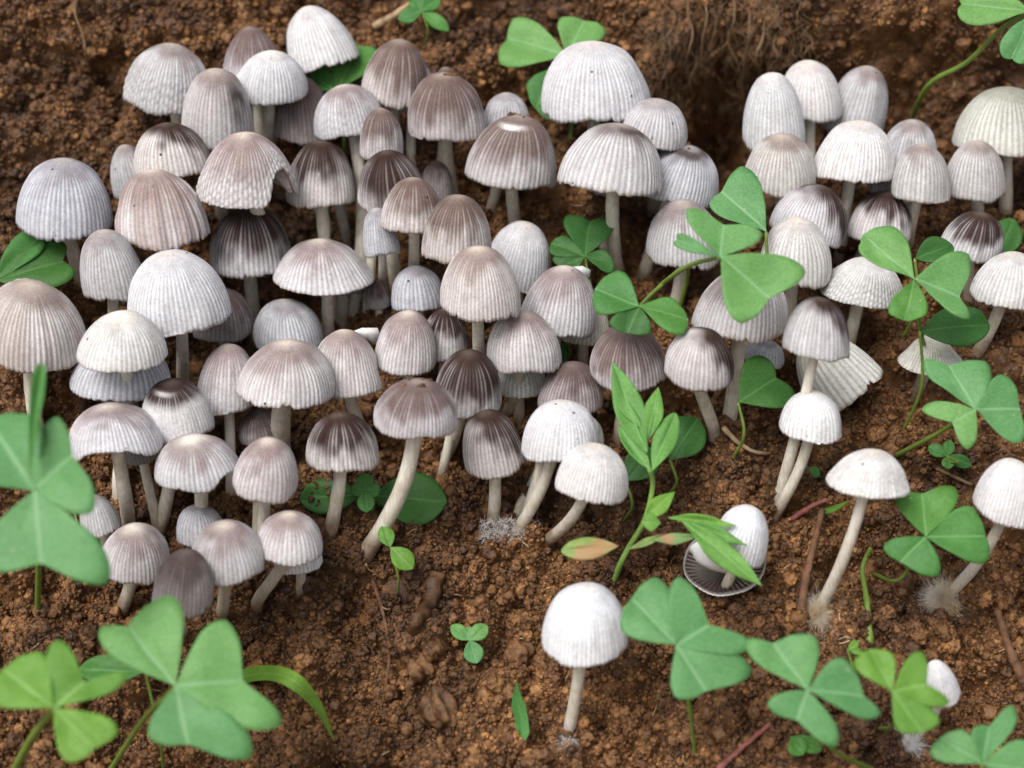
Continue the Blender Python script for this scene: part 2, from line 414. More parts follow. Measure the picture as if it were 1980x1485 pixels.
# ------------------------------------------------------------------ mushrooms
# colour classes: groove colour, ridge colour, apex stain colour, stain strength, stain radius, pale apex, rim browning
CLS = {
    'w': ((0.50, 0.50, 0.51), (0.78, 0.78, 0.79), (0.40, 0.34, 0.31), 0.25, 0.22, 0.6, 0.3),
    'W': ((0.60, 0.61, 0.63), (0.83, 0.83, 0.84), (0.80, 0.78, 0.74), 0.2, 0.15, 0.5, 0.0),
    'g': ((0.36, 0.345, 0.345), (0.66, 0.655, 0.665), (0.20, 0.145, 0.13), 0.70, 0.36, 0.45, 0.45),
    's': ((0.35, 0.35, 0.375), (0.63, 0.635, 0.665), (0.22, 0.18, 0.185), 0.55, 0.30, 0.25, 0.2),
    'l': ((0.41, 0.375, 0.37), (0.72, 0.705, 0.72), (0.21, 0.14, 0.13), 0.72, 0.46, 0.85, 0.4),
    'b': ((0.29, 0.25, 0.24), (0.62, 0.59, 0.59), (0.115, 0.068, 0.056), 0.88, 0.58, 0.30, 0.5),
    'd': ((0.38, 0.35, 0.35), (0.70, 0.685, 0.70), (0.036, 0.017, 0.013), 1.0, 0.54, 0.10, 0.4),
    'y': ((0.44, 0.44, 0.39), (0.76, 0.76, 0.71), (0.64, 0.63, 0.50), 0.5, 0.4, 0.3, 0.2),
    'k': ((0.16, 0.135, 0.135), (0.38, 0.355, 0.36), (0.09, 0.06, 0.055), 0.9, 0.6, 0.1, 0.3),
}
SHAPE = {'h': (0.96, 1.0, 93), 'b': (0.93, 1.0, 95), 'c': (1.02, 1.20, 91), 'u': (1.03, 1.26, 84), 't': (0.90, 1.0, 97), 'p': (1.0, 1.5, 86)}
MU = []
def M(cx, top, bot, w, tilt, shp, cls, base, label, k=0, **o):
    MU.append(dict(cx=cx, top=top, bot=bot, w=w, tilt=tilt, shp=shp, cls=cls, base=base, label=label, k=k, **o))
G = None
# --- top left
M(334, 88, 218, 166, 10, 'h', 'g', (372, 330), 'grey finely netted mushroom at the upper left edge of the clump against bare soil', retic=1.0)
M(491, 55, 168, 118, 0, 'c', 'b', (500, 300), 'brownish grey mushroom mostly hidden behind a white-tipped cap', k=-60)
M(525, 97, 197, 140, 0, 'h', 'w', (525, 330), 'cream-tipped white mushroom standing before the brownish grey one at the clump top', k=40, apex=1)
M(619, 12, 137, 138, -9, 'c', 'w', (632, 270), 'tallest pale mushroom of the left clump with ragged dark rim', k=0, rag=1)
M(423, 133, 283, 136, 4, 't', 'g', (430, 430), 'tall narrow grey mushroom with black smudge on its right side', k=-30, smudge=(10, 0.55))
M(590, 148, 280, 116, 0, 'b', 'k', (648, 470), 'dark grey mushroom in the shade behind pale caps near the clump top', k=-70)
M(674, 163, 268, 142, -5, 'h', 'l', (668, 640), 'greyish mushroom with cream spot on top beside the shaded dark grey one', retic=.5)
M(768, 78, 203, 126, 6, 'b', 'b', (776, 330), 'brown ribbed mushroom with specks before the round green leaf', k=30)
M(806, 118, 224, 70, 8, 'b', 's', (800, 340), 'bluish ribbed sliver of mushroom peeking out behind a brown one', k=-60)
M(860, 132, 230, 66, 0, 'h', 'b', (850, 340), 'pinkish brown mushroom top just showing over a brown cap', k=-90)
M(867, 142, 272, 154, 4, 'h', 'b', (882, 390), 'brown mushroom with soil crumbs on top and long white stem', dirt=9, k=10)
M(978, 178, 262, 92, 0, 'h', 's', (944, 420), 'small pale bluish mushroom behind the scarred brown cap', k=-60)
M(992, 222, 370, 176, 6, 'h', 'b', (1000, 445), 'brown mushroom with white scar and soil flecks on its crown', dirt=6, scar=1)
M(741, 208, 312, 84, 4, 'b', 'b', (702, 640), 'narrow brown-topped mushroom behind a thin white stem', k=-40)
M(1152, 80, 236, 210, -3, 'h', 'w', (1178, 500), 'large white mushroom with ragged rim in front of green clover leaves', rag=1, k=-30, p=4)
M(1266, 190, 286, 132, 4, 'h', 's', (1262, 400), 'bluish grey ribbed mushroom tucked beside the large white one', k=-40)
M(1184, 240, 390, 202, 3, 'h', 'g', (1205, 535), 'big grey mushroom with dark brown crown under the large white one', k=30, topd=1, rag=1)
M(1312, 278, 402, 160, 8, 'b', 's', (1240, 545), 'white-sided mushroom with sooty peeling top and leaning stem', topd=1, dirt=5, k=-10)
# --- top right
M(1494, 138, 292, 118, -6, 't', 'w', (1500, 390), 'tall white mushroom behind the round one, by the hanging roots', k=-60)
M(1565, 118, 231, 122, 0, 'h', 'w', (1575, 370), 'round white mushroom at the top of the right clump', rag=.6)
M(1658, 130, 268, 118, 6, 't', 'g', (1650, 390), 'tall greyish white mushroom behind the round white one', k=-50)
M(1507, 258, 376, 138, -3, 'h', 'g', (1510, 490), 'grey mushroom with brown crown below the tall white one')
M(1651, 235, 359, 154, 4, 'h', 'w', (1625, 500), 'whitish ribbed mushroom with straight rim in the right clump centre', k=20)
M(1756, 233, 325, 110, 3, 'h', 'g', (1760, 420), 'pinkish grey mushroom half hidden behind two ribbed caps', k=-30)
M(1708, 300, 372, 62, 0, 'h', 'k', (1710, 440), 'shaded dark mushroom wedged between two ribbed caps', k=-40)
M(1783, 280, 396, 114, 4, 'b', 'g', (1760, 478), 'grey-beige ribbed mushroom with slim curved stem')
M(1882, 270, 394, 118, 3, 'b', 'g', (1905, 440), 'grey-beige mushroom below the yellowish one at the clump edge')
M(1948, 168, 308, 208, 0, 'c', 'y', (1950, 420), 'large yellowish white cone-shaped mushroom by the bank', k=-40)
M(1567, 357, 472, 146, 7, 'h', 'd', (1610, 520), 'mushroom with dark stain sweeping down one side of its cap', k=20, doff=0.4)
M(1700, 370, 476, 120, 3, 'b', 'd', (1650, 540), 'dark brown topped ribbed mushroom above the long clover leaflet', k=10)
M(1881, 408, 505, 118, 3, 'b', 'd', (1880, 590), 'dark-capped mushroom standing above the broad clover leaf', k=0)
M(1947, 487, 602, 134, 5, 'b', 'w', (1880, 690), 'white mushroom with a long slanting stem beside the clover', k=30)
M(1541, 423, 553, 136, 6, 't', 'w', (1530, 640), 'smooth tall white mushroom beside a large clover leaf', k=30)
M(1322, 385, 520, 146, -6, 'b', 'g', (1290, 620), 'grey mushroom partly covered by a small clover leaflet', k=0)
M(1668, 493, 598, 162, 7, 'u', 'w', (1640, 690), 'broad white finely netted mushroom with flat rim', retic=1, k=30)
M(1690, 468, 545, 84, 0, 'h', 'k', (1690, 600), 'shaded brown mushroom top behind the broad white one', k=-60)
M(1582, 575, 706, 130, 3, 'b', 'd', (1500, 990), 'dark brown topped ribbed mushroom tucked under the broad white one', k=10, doff=0.3, free=1)
M(1430, 520, 661, 180, 4, 'h', 'g', (1405, 840), 'beige mushroom covered by the biggest clover leaflet')
M(1356, 630, 748, 132, 3, 'b', 'd', (1372, 855), 'dark-stained mushroom with S-bent stem beside the dark green leaf', k=10, doff=0.5, bend=1)
M(1216, 628, 752, 150, 2, 'b', 'b', (1200, 860), 'dull grey-brown mushroom behind the lobed weed', k=-20)
M(1478, 655, 712, 84, 8, 'h', 's', (1490, 770), 'small bluish mushroom half hidden by a dark green leaf', k=-60)
M(1606, 640, 795, 150, -36, 'h', 'y', (1560, 800), 'splayed greenish white ribbed mushroom behind the small white one', k=-130, p=-14, nr=34)
M(1570, 755, 861, 124, 3, 'h', 'W', (1492, 1000), 'small white mushroom with twin-looking slanted stem above bare soil', k=20)
M(1678, 867, 977, 154, 2, 'u', 'w', (1580, 1192), 'white umbrella mushroom on a long curved stem with fuzzy foot', retic=.7, k=30, fuzz=1, rag=.5, free=1, near=3)
M(1952, 890, 1020, 122, 12, 'b', 'W', (1815, 1160), 'white mushroom with slanting stem and shaggy tan foot', fuzz=2, k=20, free=1, near=5)
M(1442, 978, 1092, 108, 18, 'b', 'W', (1385, 1165), 'white mushroom above the overturned gilled cap, crossed by narrow leaves', k=10)
M(1131, 1132, 1286, 166, 2, 'h', 'W', (1097, 1442), 'bright white smooth mushroom standing alone on bare soil', k=60, fuzz=3)
M(1815, 1276, 1368, 66, -14, 'b', 'W', (1752, 1440), 'tiny white mushroom behind the yellow-green clover', k=0, fuzz=4)
M(1800, 635, 724, 126, 2, 'p', 'y', (1770, 760), 'withered flaring ribbed mushroom above the right-hand clover', k=-10)
# --- left and middle
M(131, 308, 461, 180, 8, 'h', 's', (158, 560), 'bluish grey mushroom standing apart on the left beside bare soil', k=0)
M(334, 237, 350, 148, -6, 'h', 'd', (338, 450), 'mushroom with almost black crown behind the streaked one', k=-20, doff=.2)
M(258, 278, 388, 84, -8, 'h', 'g', (280, 470), 'grey mushroom edge showing behind the black-crowned one', k=-60)
M(480, 257, 405, 192, 3, 'c', 'l', (585, 540), 'netted bell-shaped mushroom with a torn notch in its rim', retic=1.3, k=10, bite=(-38, 0.42, 0.36), free=1)
M(315, 330, 488, 178, -4, 'b', 'l', (325, 620), 'large mushroom streaked with brown and white furrows', k=20, streak=1)
M(622, 275, 406, 134, 0, 'b', 'd', (640, 640), 'brown-black crowned ribbed mushroom in the clump middle', k=0)
M(757, 290, 411, 132, -2, 'h', 'd', (768, 560), 'chocolate-topped mushroom on a long straight stem', k=20, wide=1)
M(798, 345, 458, 118, 4, 'b', 'b', (800, 540), 'brown mushroom tucked under the chocolate-topped one', k=-20)
M(846, 312, 388, 66, 6, 'h', 'k', (850, 470), 'small dark bluish mushroom behind a long white stem', k=-60)
M(483, 402, 536, 158, -4, 'b', 'd', (500, 660), 'dark crowned ribbed mushroom directly under the torn one', k=0, wide=1, near=5)
M(886, 378, 516, 134, 4, 'b', 'b', (880, 600), 'dull brown ribbed mushroom behind the large rounded grey one', k=-20)
M(1010, 432, 560, 128, 10, 't', 'w', (1010, 640), 'whitish mushroom leaning behind the two pinkish grey domes', k=-20)
M(629, 458, 573, 188, 2, 'u', 'l', (625, 690), 'wide flat umbrella mushroom with pale ribs in the clump middle', k=10)
M(736, 400, 497, 70, 0, 'b', 's', (736, 560), 'bluish ribbed mushroom in shade behind several stems', k=-60)
M(222, 440, 586, 126, -2, 't', 's', (205, 690), 'plain tall grey mushroom between two bigger pale caps', k=0)
M(343, 485, 646, 196, 0, 'h', 'w', (358, 770), 'large creamy bell mushroom with long stem in the left clump', k=30)
M(934, 477, 621, 152, 2, 'b', 'l', (930, 740), 'large rounded pinkish grey mushroom in the clump centre', k=20)
M(807, 512, 604, 104, 0, 'b', 's', (806, 690), 'small neat bluish grey dome between taller mushrooms', k=0)
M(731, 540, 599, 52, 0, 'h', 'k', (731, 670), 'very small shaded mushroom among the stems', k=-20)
M(1079, 515, 656, 146, 4, 'b', 'l', (1070, 760), 'rounded pinkish mushroom beside the middle clover leaves', k=20)
M(1130, 575, 669, 96, 0, 'b', 'y', (1130, 740), 'greenish grey mushroom rim behind the rounded pinkish one', k=-60)
M(76, 543, 715, 206, 10, 'h', 'g', (80, 860), 'big streaked grey mushroom above the large folded clover leaf', k=20, streak=.6)
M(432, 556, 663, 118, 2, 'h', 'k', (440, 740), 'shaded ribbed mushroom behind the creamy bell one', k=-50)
M(237, 597, 719, 172, 0, 'c', 'w', (246, 830), 'pointed cream-tipped bell mushroom with pinkish stem', k=30, apex=1)
M(236, 655, 781, 188, 0, 'h', 's', (214, 1000), 'grey ribbed mushroom in shade under the pointed cream-tipped one', k=-70, free=1)
M(558, 580, 682, 134, 2, 'h', 's', (560, 760), 'bluish white smooth mushroom behind a broad creased cap', k=-20)
M(786, 602, 726, 122, 2, 'b', 'l', (790, 830), 'pinkish grey ribbed dome beside the white shred', k=20)
M(862, 597, 702, 90, 6, 'h', 'd', (850, 780), 'dark mushroom with white patch behind the ribbed dome', k=-40)
M(1014, 600, 726, 142, 2, 'b', 'l', (980, 800), 'pale beige rounded mushroom in front of the centre pair', k=40)
M(438, 667, 801, 118, -2, 'b', 'l', (448, 985), 'lilac grey mushroom beside the broad creased one', k=0, free=1)
M(554, 657, 797, 188, 0, 'b', 'l', (553, 900), 'broad creased mushroom with thick stem at the clump centre', k=40, sw=40, rag=.6)
M(672, 640, 779, 138, 4, 'b', 'l', (715, 870), 'pinkish brown rounded mushroom with long pale ribs', k=10)
M(908, 672, 806, 130, 2, 'b', 'd', (850, 880), 'dark brown mushroom with sooty smudge on its right flank', k=0, smudge=(20, 0.5), wide=1)
M(1006, 690, 771, 100, 0, 'h', 'y', (1004, 840), 'ribbed mushroom skirt in shade below the pale beige one', k=-50)
M(1102, 700, 808, 124, 2, 'b', 'k', (978, 1020), 'dim grey ribbed mushroom behind the pale rounded one', k=-10, light=1, free=1)
M(342, 730, 859, 136, -2, 't', 'd', (296, 1036), 'white-sided mushroom with brown crown and white slit', k=10, scar=.6, wsd=1, free=1)
M(804, 730, 851, 164, 4, 'h', 'b', (694, 1066), 'brown umbrella mushroom with long curving stem over dark leaves', k=40, dirt=7, sw=30)
M(224, 780, 905, 176, 0, 'b', 'l', (240, 1020), 'brownish mushroom with rim arched up in front showing stems', k=30, bite=(-95, 0.75, 0.17))
M(662, 797, 921, 140, 0, 'b', 'd', (630, 1036), 'wine-brown topped mushroom with bent stem at the clump edge', k=30, wide=1)
M(506, 790, 866, 88, 0, 'h', 'k', (500, 930), 'shaded dark mushroom under the broad creased one', k=-50)
M(382, 838, 953, 164, 2, 'h', 'l', (385, 1060), 'pinkish mushroom with pale boss and rim lifted on one side', k=30, bite=(-30, 0.4, 0.2), apex=1)
M(515, 843, 973, 124, 3, 'b', 'l', (505, 1090), 'pinkish white mushroom leaning over the lower clump', k=20)
M(952, 795, 923, 120, -2, 'b', 'd', (948, 1020), 'grey mushroom with sooty crown near the white rooted stems', k=10, doff=.3)
M(1084, 772, 901, 148, 4, 'b', 'W', (985, 1034), 'pale smooth mushroom with slanting stem rooted in white mould', k=40, fuzz=5, warm=1)
M(1150, 857, 978, 140, 12, 'b', 'w', (1050, 1032), 'white strongly ribbed mushroom tipped sideways over bare soil', k=20)
M(1130, 800, 868, 78, 0, 'h', 'y', (1120, 940), 'yellowish mushroom edge behind the pale smooth one', k=-40)
M(261, 1010, 1131, 136, 4, 'h', 'l', (215, 1185), 'low pale mushroom with cream top beside the large folded clover leaf', k=30, apex=1)
M(392, 972, 1062, 96, 2, 'h', 's', (392, 1120), 'lilac grey mushroom in shade among the lower stems', k=-20)
M(441, 1007, 1129, 142, 2, 'b', 'l', (418, 1184), 'pinkish white dome at the bottom of the clump on bent stems', k=30)
M(562, 990, 1092, 128, 2, 'h', 'l', (490, 1170), 'lilac domed mushroom with elbow-bent stem by the soil lump', k=20, bend=-1)
M(577, 1030, 1112, 92, -3, 'h', 'W', (572, 1160), 'white mushroom rim showing beneath the lilac dome', k=-30)
M(356, 1062, 1193, 118, 6, 'b', 'k', (350, 1215), 'dusky mushroom in shade just above the clover', k=0, light=1)
M(195, 955, 1040, 76, -4, 'h', 's', (205, 1090), 'pale mushroom edge behind the large folded clover leaf', k=-30)

# --- mushrooms that show little more than their stems
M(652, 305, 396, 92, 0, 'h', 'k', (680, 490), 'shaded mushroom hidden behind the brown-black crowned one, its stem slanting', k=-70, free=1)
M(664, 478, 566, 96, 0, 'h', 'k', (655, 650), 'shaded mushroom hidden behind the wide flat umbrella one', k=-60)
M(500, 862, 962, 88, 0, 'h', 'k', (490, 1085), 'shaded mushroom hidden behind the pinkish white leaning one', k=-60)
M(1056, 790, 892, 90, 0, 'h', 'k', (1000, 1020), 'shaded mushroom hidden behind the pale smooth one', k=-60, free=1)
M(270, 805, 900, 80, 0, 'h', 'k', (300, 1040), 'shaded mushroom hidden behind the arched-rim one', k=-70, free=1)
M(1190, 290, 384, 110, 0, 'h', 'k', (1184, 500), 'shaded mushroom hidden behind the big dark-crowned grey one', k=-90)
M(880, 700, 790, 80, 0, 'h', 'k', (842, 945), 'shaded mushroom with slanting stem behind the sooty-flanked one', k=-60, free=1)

CP, SP = math.cos(PITCH), math.sin(PITCH)
for i, m in enumerate(MU):
    m['i'] = i; Rp = m['w'] / 2; Hp = m['bot'] - m['top']
    th_ = PITCH + math.atan((m['bot'] - PH / 2) / PXF); cs_, sn_ = math.cos(th_), math.sin(th_)   # the lower in view, the more from above it is seen
    ext = max(0.0, -math.cos(R_(SHAPE[m['shp']][2])))
    lo, hi = 0.25 * Hp, 1.6 * Hp
    for _ in range(40):
        hp = (lo + hi) / 2
        if math.hypot(hp * cs_, Rp * sn_) + Rp * sn_ + ext * hp * cs_ > Hp: hi = hp
        else: lo = hp
    m['hp'] = hp
    m['rim'] = (m['cx'], m['bot'] - Rp * sn_ - ext * hp * cs_)
    m['mid'] = (m['cx'], (m['top'] + m['bot']) / 2)
    g, _ = ground_hit(*m['base']); m['g'] = g
    ln = 0.17 * (m['base'][1] - m['bot'] + Hp) / PXF * 0.26
    yc = g.y - ln
    d = ray(*m['rim']); m['dep'] = (yc - CAM.y) / d.y
    m['ord'] = m['bot'] + m['k']
# relax depths so that overlapping caps stand in front of one another instead of cutting through
for it in range(260):
    for a in range(len(MU)):
        A = MU[a]
        for b in range(a + 1, len(MU)):
            B = MU[b]
            ddx = (A['mid'][0] - B['mid'][0]) / ((A['w'] + B['w']) / 2)
            if abs(ddx) > 1: continue
            ddy = (A['mid'][1] - B['mid'][1]) / (((A['bot'] - A['top']) + (B['bot'] - B['top'])) / 2)
            q = ddx * ddx + ddy * ddy
            if q > 0.92: continue
            need = 0.80 * math.sqrt(1 - q) * (A['w'] + B['w']) / 2 / PXF * 0.26
            f, r = (A, B) if A['ord'] > B['ord'] else (B, A)
            gap = r['dep'] - f['dep']
            if gap < need:
                s = (need - gap) * 0.25; f['dep'] -= s; r['dep'] += s
    for A in MU:                                   # keep caps clear of the bank
        gh = A.get('gh')
        if gh is None:
            p, _ = ground_hit(*A['mid']); A['gh'] = gh = (p - CAM).dot(FWD)
        lim = gh - 0.65 * A['w'] / PXF * 0.26
        if A['dep'] > lim: A['dep'] += (lim - A['dep']) * 0.5

def cap_geometry(m, R, h):
    rs = np.random.default_rng(1000 + m['i'])
    e1, e2, am = SHAPE[m['shp']]
    e1 *= rs.uniform(0.96, 1.05); e2 *= rs.uniform(0.95, 1.07)
    NR = m.get('nr') or int(rs.integers(44, 56) * min(1.15, max(0.7, m['w'] / 140)))
    nth = NR * 4; th = np.linspace(0, 2 * np.pi, nth, endpoint=False)
    nt_ = 26
    t = np.concatenate([[0.015], np.linspace(0.06, 1, nt_ - 1) ** 0.92])
    T, TH = np.meshgrid(t, th, indexing='ij')
    cx_, sx_ = np.cos(TH), np.sin(TH)
    off = rs.uniform(0, 50)
    AM = R_(am) * np.ones(nth)
    # uneven rim
    AM *= 1 + 0.050 * (2 * vnoise(np.cos(th) * 1.3 + off, np.sin(th) * 1.3 + off, 3)) + 0.012 * 2 * vnoise(np.cos(th) * 9 + off, np.sin(th) * 9 + off, 4)
    AM *= 1 - m.get('rag', 0) * 0.06 * np.clip(2 * vnoise(np.cos(th) * 6 + off, np.sin(th) * 6, 8), 0, 1)
    if 'bite' in m:
        c, wd, dp = m['bite']; dl = (th - R_(c) + np.pi) % (2 * np.pi) - np.pi
        AM *= 1 - dp * np.exp(-(dl / wd) ** 4)
    for q in range(int(rs.integers(0, 5))):                      # small splits in the rim
        dl = (th - rs.uniform(-3.0, 0.0) + np.pi) % (2 * np.pi) - np.pi
        AM *= 1 - rs.uniform(0.015, 0.05) * np.exp(-(dl / rs.uniform(0.025, 0.05)) ** 2)
    A = T * AM[None]
    warp = 0.5 * 2 * vnoise(cx_ * 2.5 + off, sx_ * 2.5 + T * 0.8, 6)
    ph = NR * TH + warp * 1.6
    ridge = (0.5 + 0.5 * np.cos(ph))
    rmp = sstep(0.16, 0.45, T)
    amp = 0.018 * R * rs.uniform(0.8, 1.25) * rmp * (0.6 + 0.6 * T)
    disp = amp * (ridge ** 0.8 - 0.5) * (0.55 + 0.8 * np.random.default_rng(m['i'] + 5).random(400)[np.round(ph / (2 * np.pi)).astype(int) % 400])
    ret = m.get('retic', 0.12)
    disp += ret * 0.010 * R * sstep(0.5, 0.8, T) * np.cos(T * 62 + 3 * np.sin(TH * 7 + off) + np.pi * np.round(ph / (2 * np.pi))) * ridge
    disp += 0.020 * R * 2 * vnoise(cx_ * 4 * T + off, sx_ * 4 * T + off, 12) * sstep(0.05, 0.3, T)
    for q in range(int(rs.integers(1, 4))):                      # dents and bulges
        dl = (TH - rs.uniform(-3.3, 0.3) + np.pi) % (2 * np.pi) - np.pi
        disp += R * rs.uniform(-0.075, 0.05) * np.exp(-(dl / rs.uniform(0.25, 0.6)) ** 2 - ((T - rs.uniform(0.35, 1.0)) / rs.uniform(0.15, 0.35)) ** 2)
    if m.get('streak', 0):
        disp += m['streak'] * 0.05 * R * rmp * 2 * vnoise(cx_ * 6 + off, sx_ * 6 + off, 15)
    if m.get('scar', 0):
        dl = (TH - R_(-115) + np.pi) % (2 * np.pi) - np.pi
        sc_ = np.exp(-((T - 0.30) / 0.035) ** 2 - (dl / 0.55) ** 2); disp -= m['scar'] * 0.06 * R * sc_
    if m['shp'] == 'p':      # withered flaring skirt
        rr = R * (0.30 * np.sin(np.minimum(T * 2.6, 1.57)) + 0.70 * T ** 1.5); zz = h * (1 - T ** 1.15)
        nx_, nz_ = 0.7 + 0 * T, 0.7 + 0 * T
    else:
        sa = np.sin(A); ca = np.cos(A)
        rr = R * np.sign(sa) * np.abs(sa) ** e1; zz = h * np.sign(ca) * np.abs(ca) ** e2
        if m['shp'] == 'u':
            rr = rr + R * 0.05 * sstep(0.75, 1, T)
        nx_, nz_ = np.sin(A), np.cos(A)
    lop = rs.uniform(-0.10, 0.10, 2)
    r2 = rr + disp * nx_; z2 = zz + disp * nz_
    ec = rs.uniform(0.92, 1.05)
    X = r2 * cx_ + lop[0] * z2; Y = r2 * sx_ * ec + lop[1] * z2; Z = z2
    V1 = np.stack([X, Y, Z], -1).reshape(-1, 3)
    apex = np.array([[lop[0] * h, lop[1] * h, h * 1.0 + 0.0]])
    V1[:nth, 2] = np.minimum(V1[:nth, 2], h * 0.999)
    # inner surface
    ti = np.array([1.0, 0.985, 0.93, 0.8, 0.6, 0.35, 0.1]); k = [int(np.argmin(abs(t - q))) for q in ti]; k[0] = len(t) - 1; k[1] = len(t) - 1
    thk = np.array([0.00012, 0.00025, 0.00035, 0.0004, 0.0005, 0.0006, 0.0007]) * (R / 0.006)
    XI = []
    for q, kk in enumerate(k):
        rb = rr[kk] * 1.0 - thk[q] * nx_[kk] * 1.3; zb = zz[kk] - thk[q] * nz_[kk] * 1.3 + (0.0002 if q == 1 else 0)
        XI.append(np.stack([rb * cx_[kk] + lop[0] * zb, rb * sx_[kk] * ec + lop[1] * zb, zb], -1))
    V2 = np.concatenate(XI)
    V = np.vstack([V1, V2, apex])
    n1 = len(V1); ap = len(V) - 1
    F = [grid_faces(len(t), nth, True, 0, True)]
    kk = np.arange(nth); k2 = (kk + 1) % nth
    F.append(np.stack([kk, k2, np.full(nth, ap)], -1))
    F.append(np.stack([(len(t) - 1) * nth + kk, n1 + kk, n1 + k2, (len(t) - 1) * nth + k2], -1))
    F.append(grid_faces(len(ti), nth, True, n1, True))
    # pigment
    gc, rc, bc, bst, brd, pal, rimb = CLS[m['cls']]
    gc, rc, bc = (np.array(c) for c in (gc, rc, bc))
    j = rs.uniform(0.96, 1.07); wv = rs.uniform(-0.7, 1.0)
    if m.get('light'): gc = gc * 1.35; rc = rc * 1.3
    wgt = ridge * rmp
    nz2 = vnoise(cx_ * 3 * T * 2 + off, sx_ * 3 * T * 2 + off + 7, 19) * 2
    # towards the rim the pale ribs widen, near the crown they are fine lines
    wgt = np.clip(wgt ** (1.7 - 0.9 * T) * (0.9 + 0.45 * nz2) + 0.06, 0, 1)
    wgt = wgt + (0.42 - wgt) * (1 - sstep(0.14, 0.34, T))
    ri_ = np.round(ph / (2 * np.pi)).astype(int); rk = np.random.default_rng(m['i'] + 5).random(400)[ri_ % 400]
    wgt = np.clip(wgt * (0.55 + 0.65 * rk), 0, 1)
    gr = gc + (rc * 0.80 - gc) * (0.75 * sstep(0.42, 0.95, T))[..., None]      # furrows pale towards the rim
    col = gr + (rc - gr) * wgt[..., None]
    line = np.clip(1 - ridge * 5.0, 0, 1) * sstep(0.35, 0.6, T)                  # narrow dark slit at the bottom of each furrow
    col = col * (1 - 0.22 * line)[..., None]
    d0 = R_(-90 + rs.uniform(-70, 70))
    if 'doff' in m: d0 = R_(5)
    dist = np.hypot(T * cx_ - m.get('doff', 0.10) * np.cos(d0), T * sx_ - m.get('doff', 0.10) * np.sin(d0))
    rad = brd * (1.3 if m.get('wide') else 1.0) * rs.uniform(0.85, 1.15)
    st = bst * np.clip(1 - sstep(rad * (0.85 if m['cls'] in 'db' else 0.62), rad * 1.42, dist + 0.12 * nz2), 0, 1)
    st = st * (1 - 0.42 * ridge * rk * rmp)
    if m.get('topd'): 
        ring = np.exp(-((dist - 0.20) / 0.12) ** 2) * (0.9 + 0.5 * nz2); st = np.maximum(st, np.clip(ring, 0, .9)); bc = np.array((0.06, 0.034, 0.028))
    col = col + (bc - col) * np.clip(st, 0, 1)[..., None]
    pale = np.array((0.74, 0.66, 0.56)) if not m.get('apex') else np.array((0.86, 0.80, 0.70))
    pw = (pal if not m.get('apex') else 0.95) * np.exp(-(np.hypot(T * cx_ + 0.02, T * sx_) / (0.14 if not m.get('apex') else 0.20)) ** 2)
    col = col + (pale - col) * pw[..., None]
    if ret > 0.3:
        cell = np.cos(T * 62 + 3 * np.sin(TH * 7 + off) + np.pi * np.round(ph / (2 * np.pi)))
        col = col * (1 - 0.38 * min(ret, 1) * (sstep(0.45, 0.75, T) * np.clip(-cell, 0, 1)))[..., None]
    if 'smudge' in m:
        c, tt = m['smudge']; dl = (TH - R_(c - 45) + np.pi) % (2 * np.pi) - np.pi
        sm = np.exp(-(dl / 0.38) ** 2 - ((T - tt) / 0.22) ** 2) * (0.9 + 0.6 * nz2)
        col = col + (np.array((0.05, 0.035, 0.03)) - col) * np.clip(sm, 0, 0.92)[..., None]
    if m.get('scar'):
        col = col + (np.array((0.85, 0.82, 0.78)) - col) * np.clip(sc_ * 1.3 * m['scar'], 0, 1)[..., None]
    if m.get('streak'):
        s2 = sstep(0.05, 0.3, vnoise(np.cos(TH) * 5 + off, np.sin(TH) * 5 + off, 15) + 0.12) * sstep(0.15, 0.4, T)
        col = col + (np.array((0.30, 0.22, 0.20)) - col) * (0.55 * m['streak'] * (1 - s2) * rmp)[..., None]
    if m.get('wsd'):
        s3 = sstep(0.42, 0.6, T); col = col + (np.array((0.80, 0.79, 0.76)) - col) * (0.75 * s3)[..., None]
    if m.get('warm'): col = col * np.array((1.0, 0.985, 0.96)); 
    rim = sstep(0.93, 1.0, T) * rimb * (0.7 + 1.2 * nz2)
    col = col + (np.array((0.26, 0.18, 0.12)) - col) * np.clip(rim, 0, 0.7)[..., None]
    col = np.clip(col * j * np.array([1.0, rs.uniform(0.985, 1.0), rs.uniform(0.97, 1.01)]) * np.array([1 + wv * 0.03, 1.0, 1.015 - wv * 0.045]), 0.015, 0.88)
    cin = np.tile(np.array([0.45, 0.40, 0.36]), (len(V2), 1)); cin[:nth * 2] = col[-1].repeat(2, 0).reshape(nth, 2, 3)[:, 0].tolist() * 2
    C = np.vstack([col.reshape(-1, 3), cin, col[0].mean(0)[None]])
    C = np.hstack([C, np.ones((len(C), 1))])
    # gills: radial plates under the cap
    ng = int(NR * 0.9); gth = np.linspace(0, 2 * np.pi, ng, endpoint=False) + 0.03
    tk = [int(np.argmin(abs(t - q))) for q in (0.22, 0.4, 0.58, 0.74, 0.88, 0.975)]
    GVv, GF = [], []
    for q, a in enumerate(gth):
        ia = int(a / (2 * np.pi) * nth) % nth; b0 = len(GVv)
        for kk_ in tk:
            rb = rr[kk_, ia] - 0.0006 * R / .006 * nx_[kk_, ia]; zb = zz[kk_, ia] - 0.0006 * R / .006 * nz_[kk_, ia]
            dg = 0.26 * R * math.sin(math.pi * min(max((t[kk_] - 0.12) / 0.9, 0.02), 1)) ** 0.8
            for (r_, z_) in ((rb, zb), (max(rb - dg * nx_[kk_, ia], 0.05 * R), zb - dg * nz_[kk_, ia])):
                GVv.append((r_ * math.cos(a) + lop[0] * z_, r_ * math.sin(a) * ec + lop[1] * z_, z_))
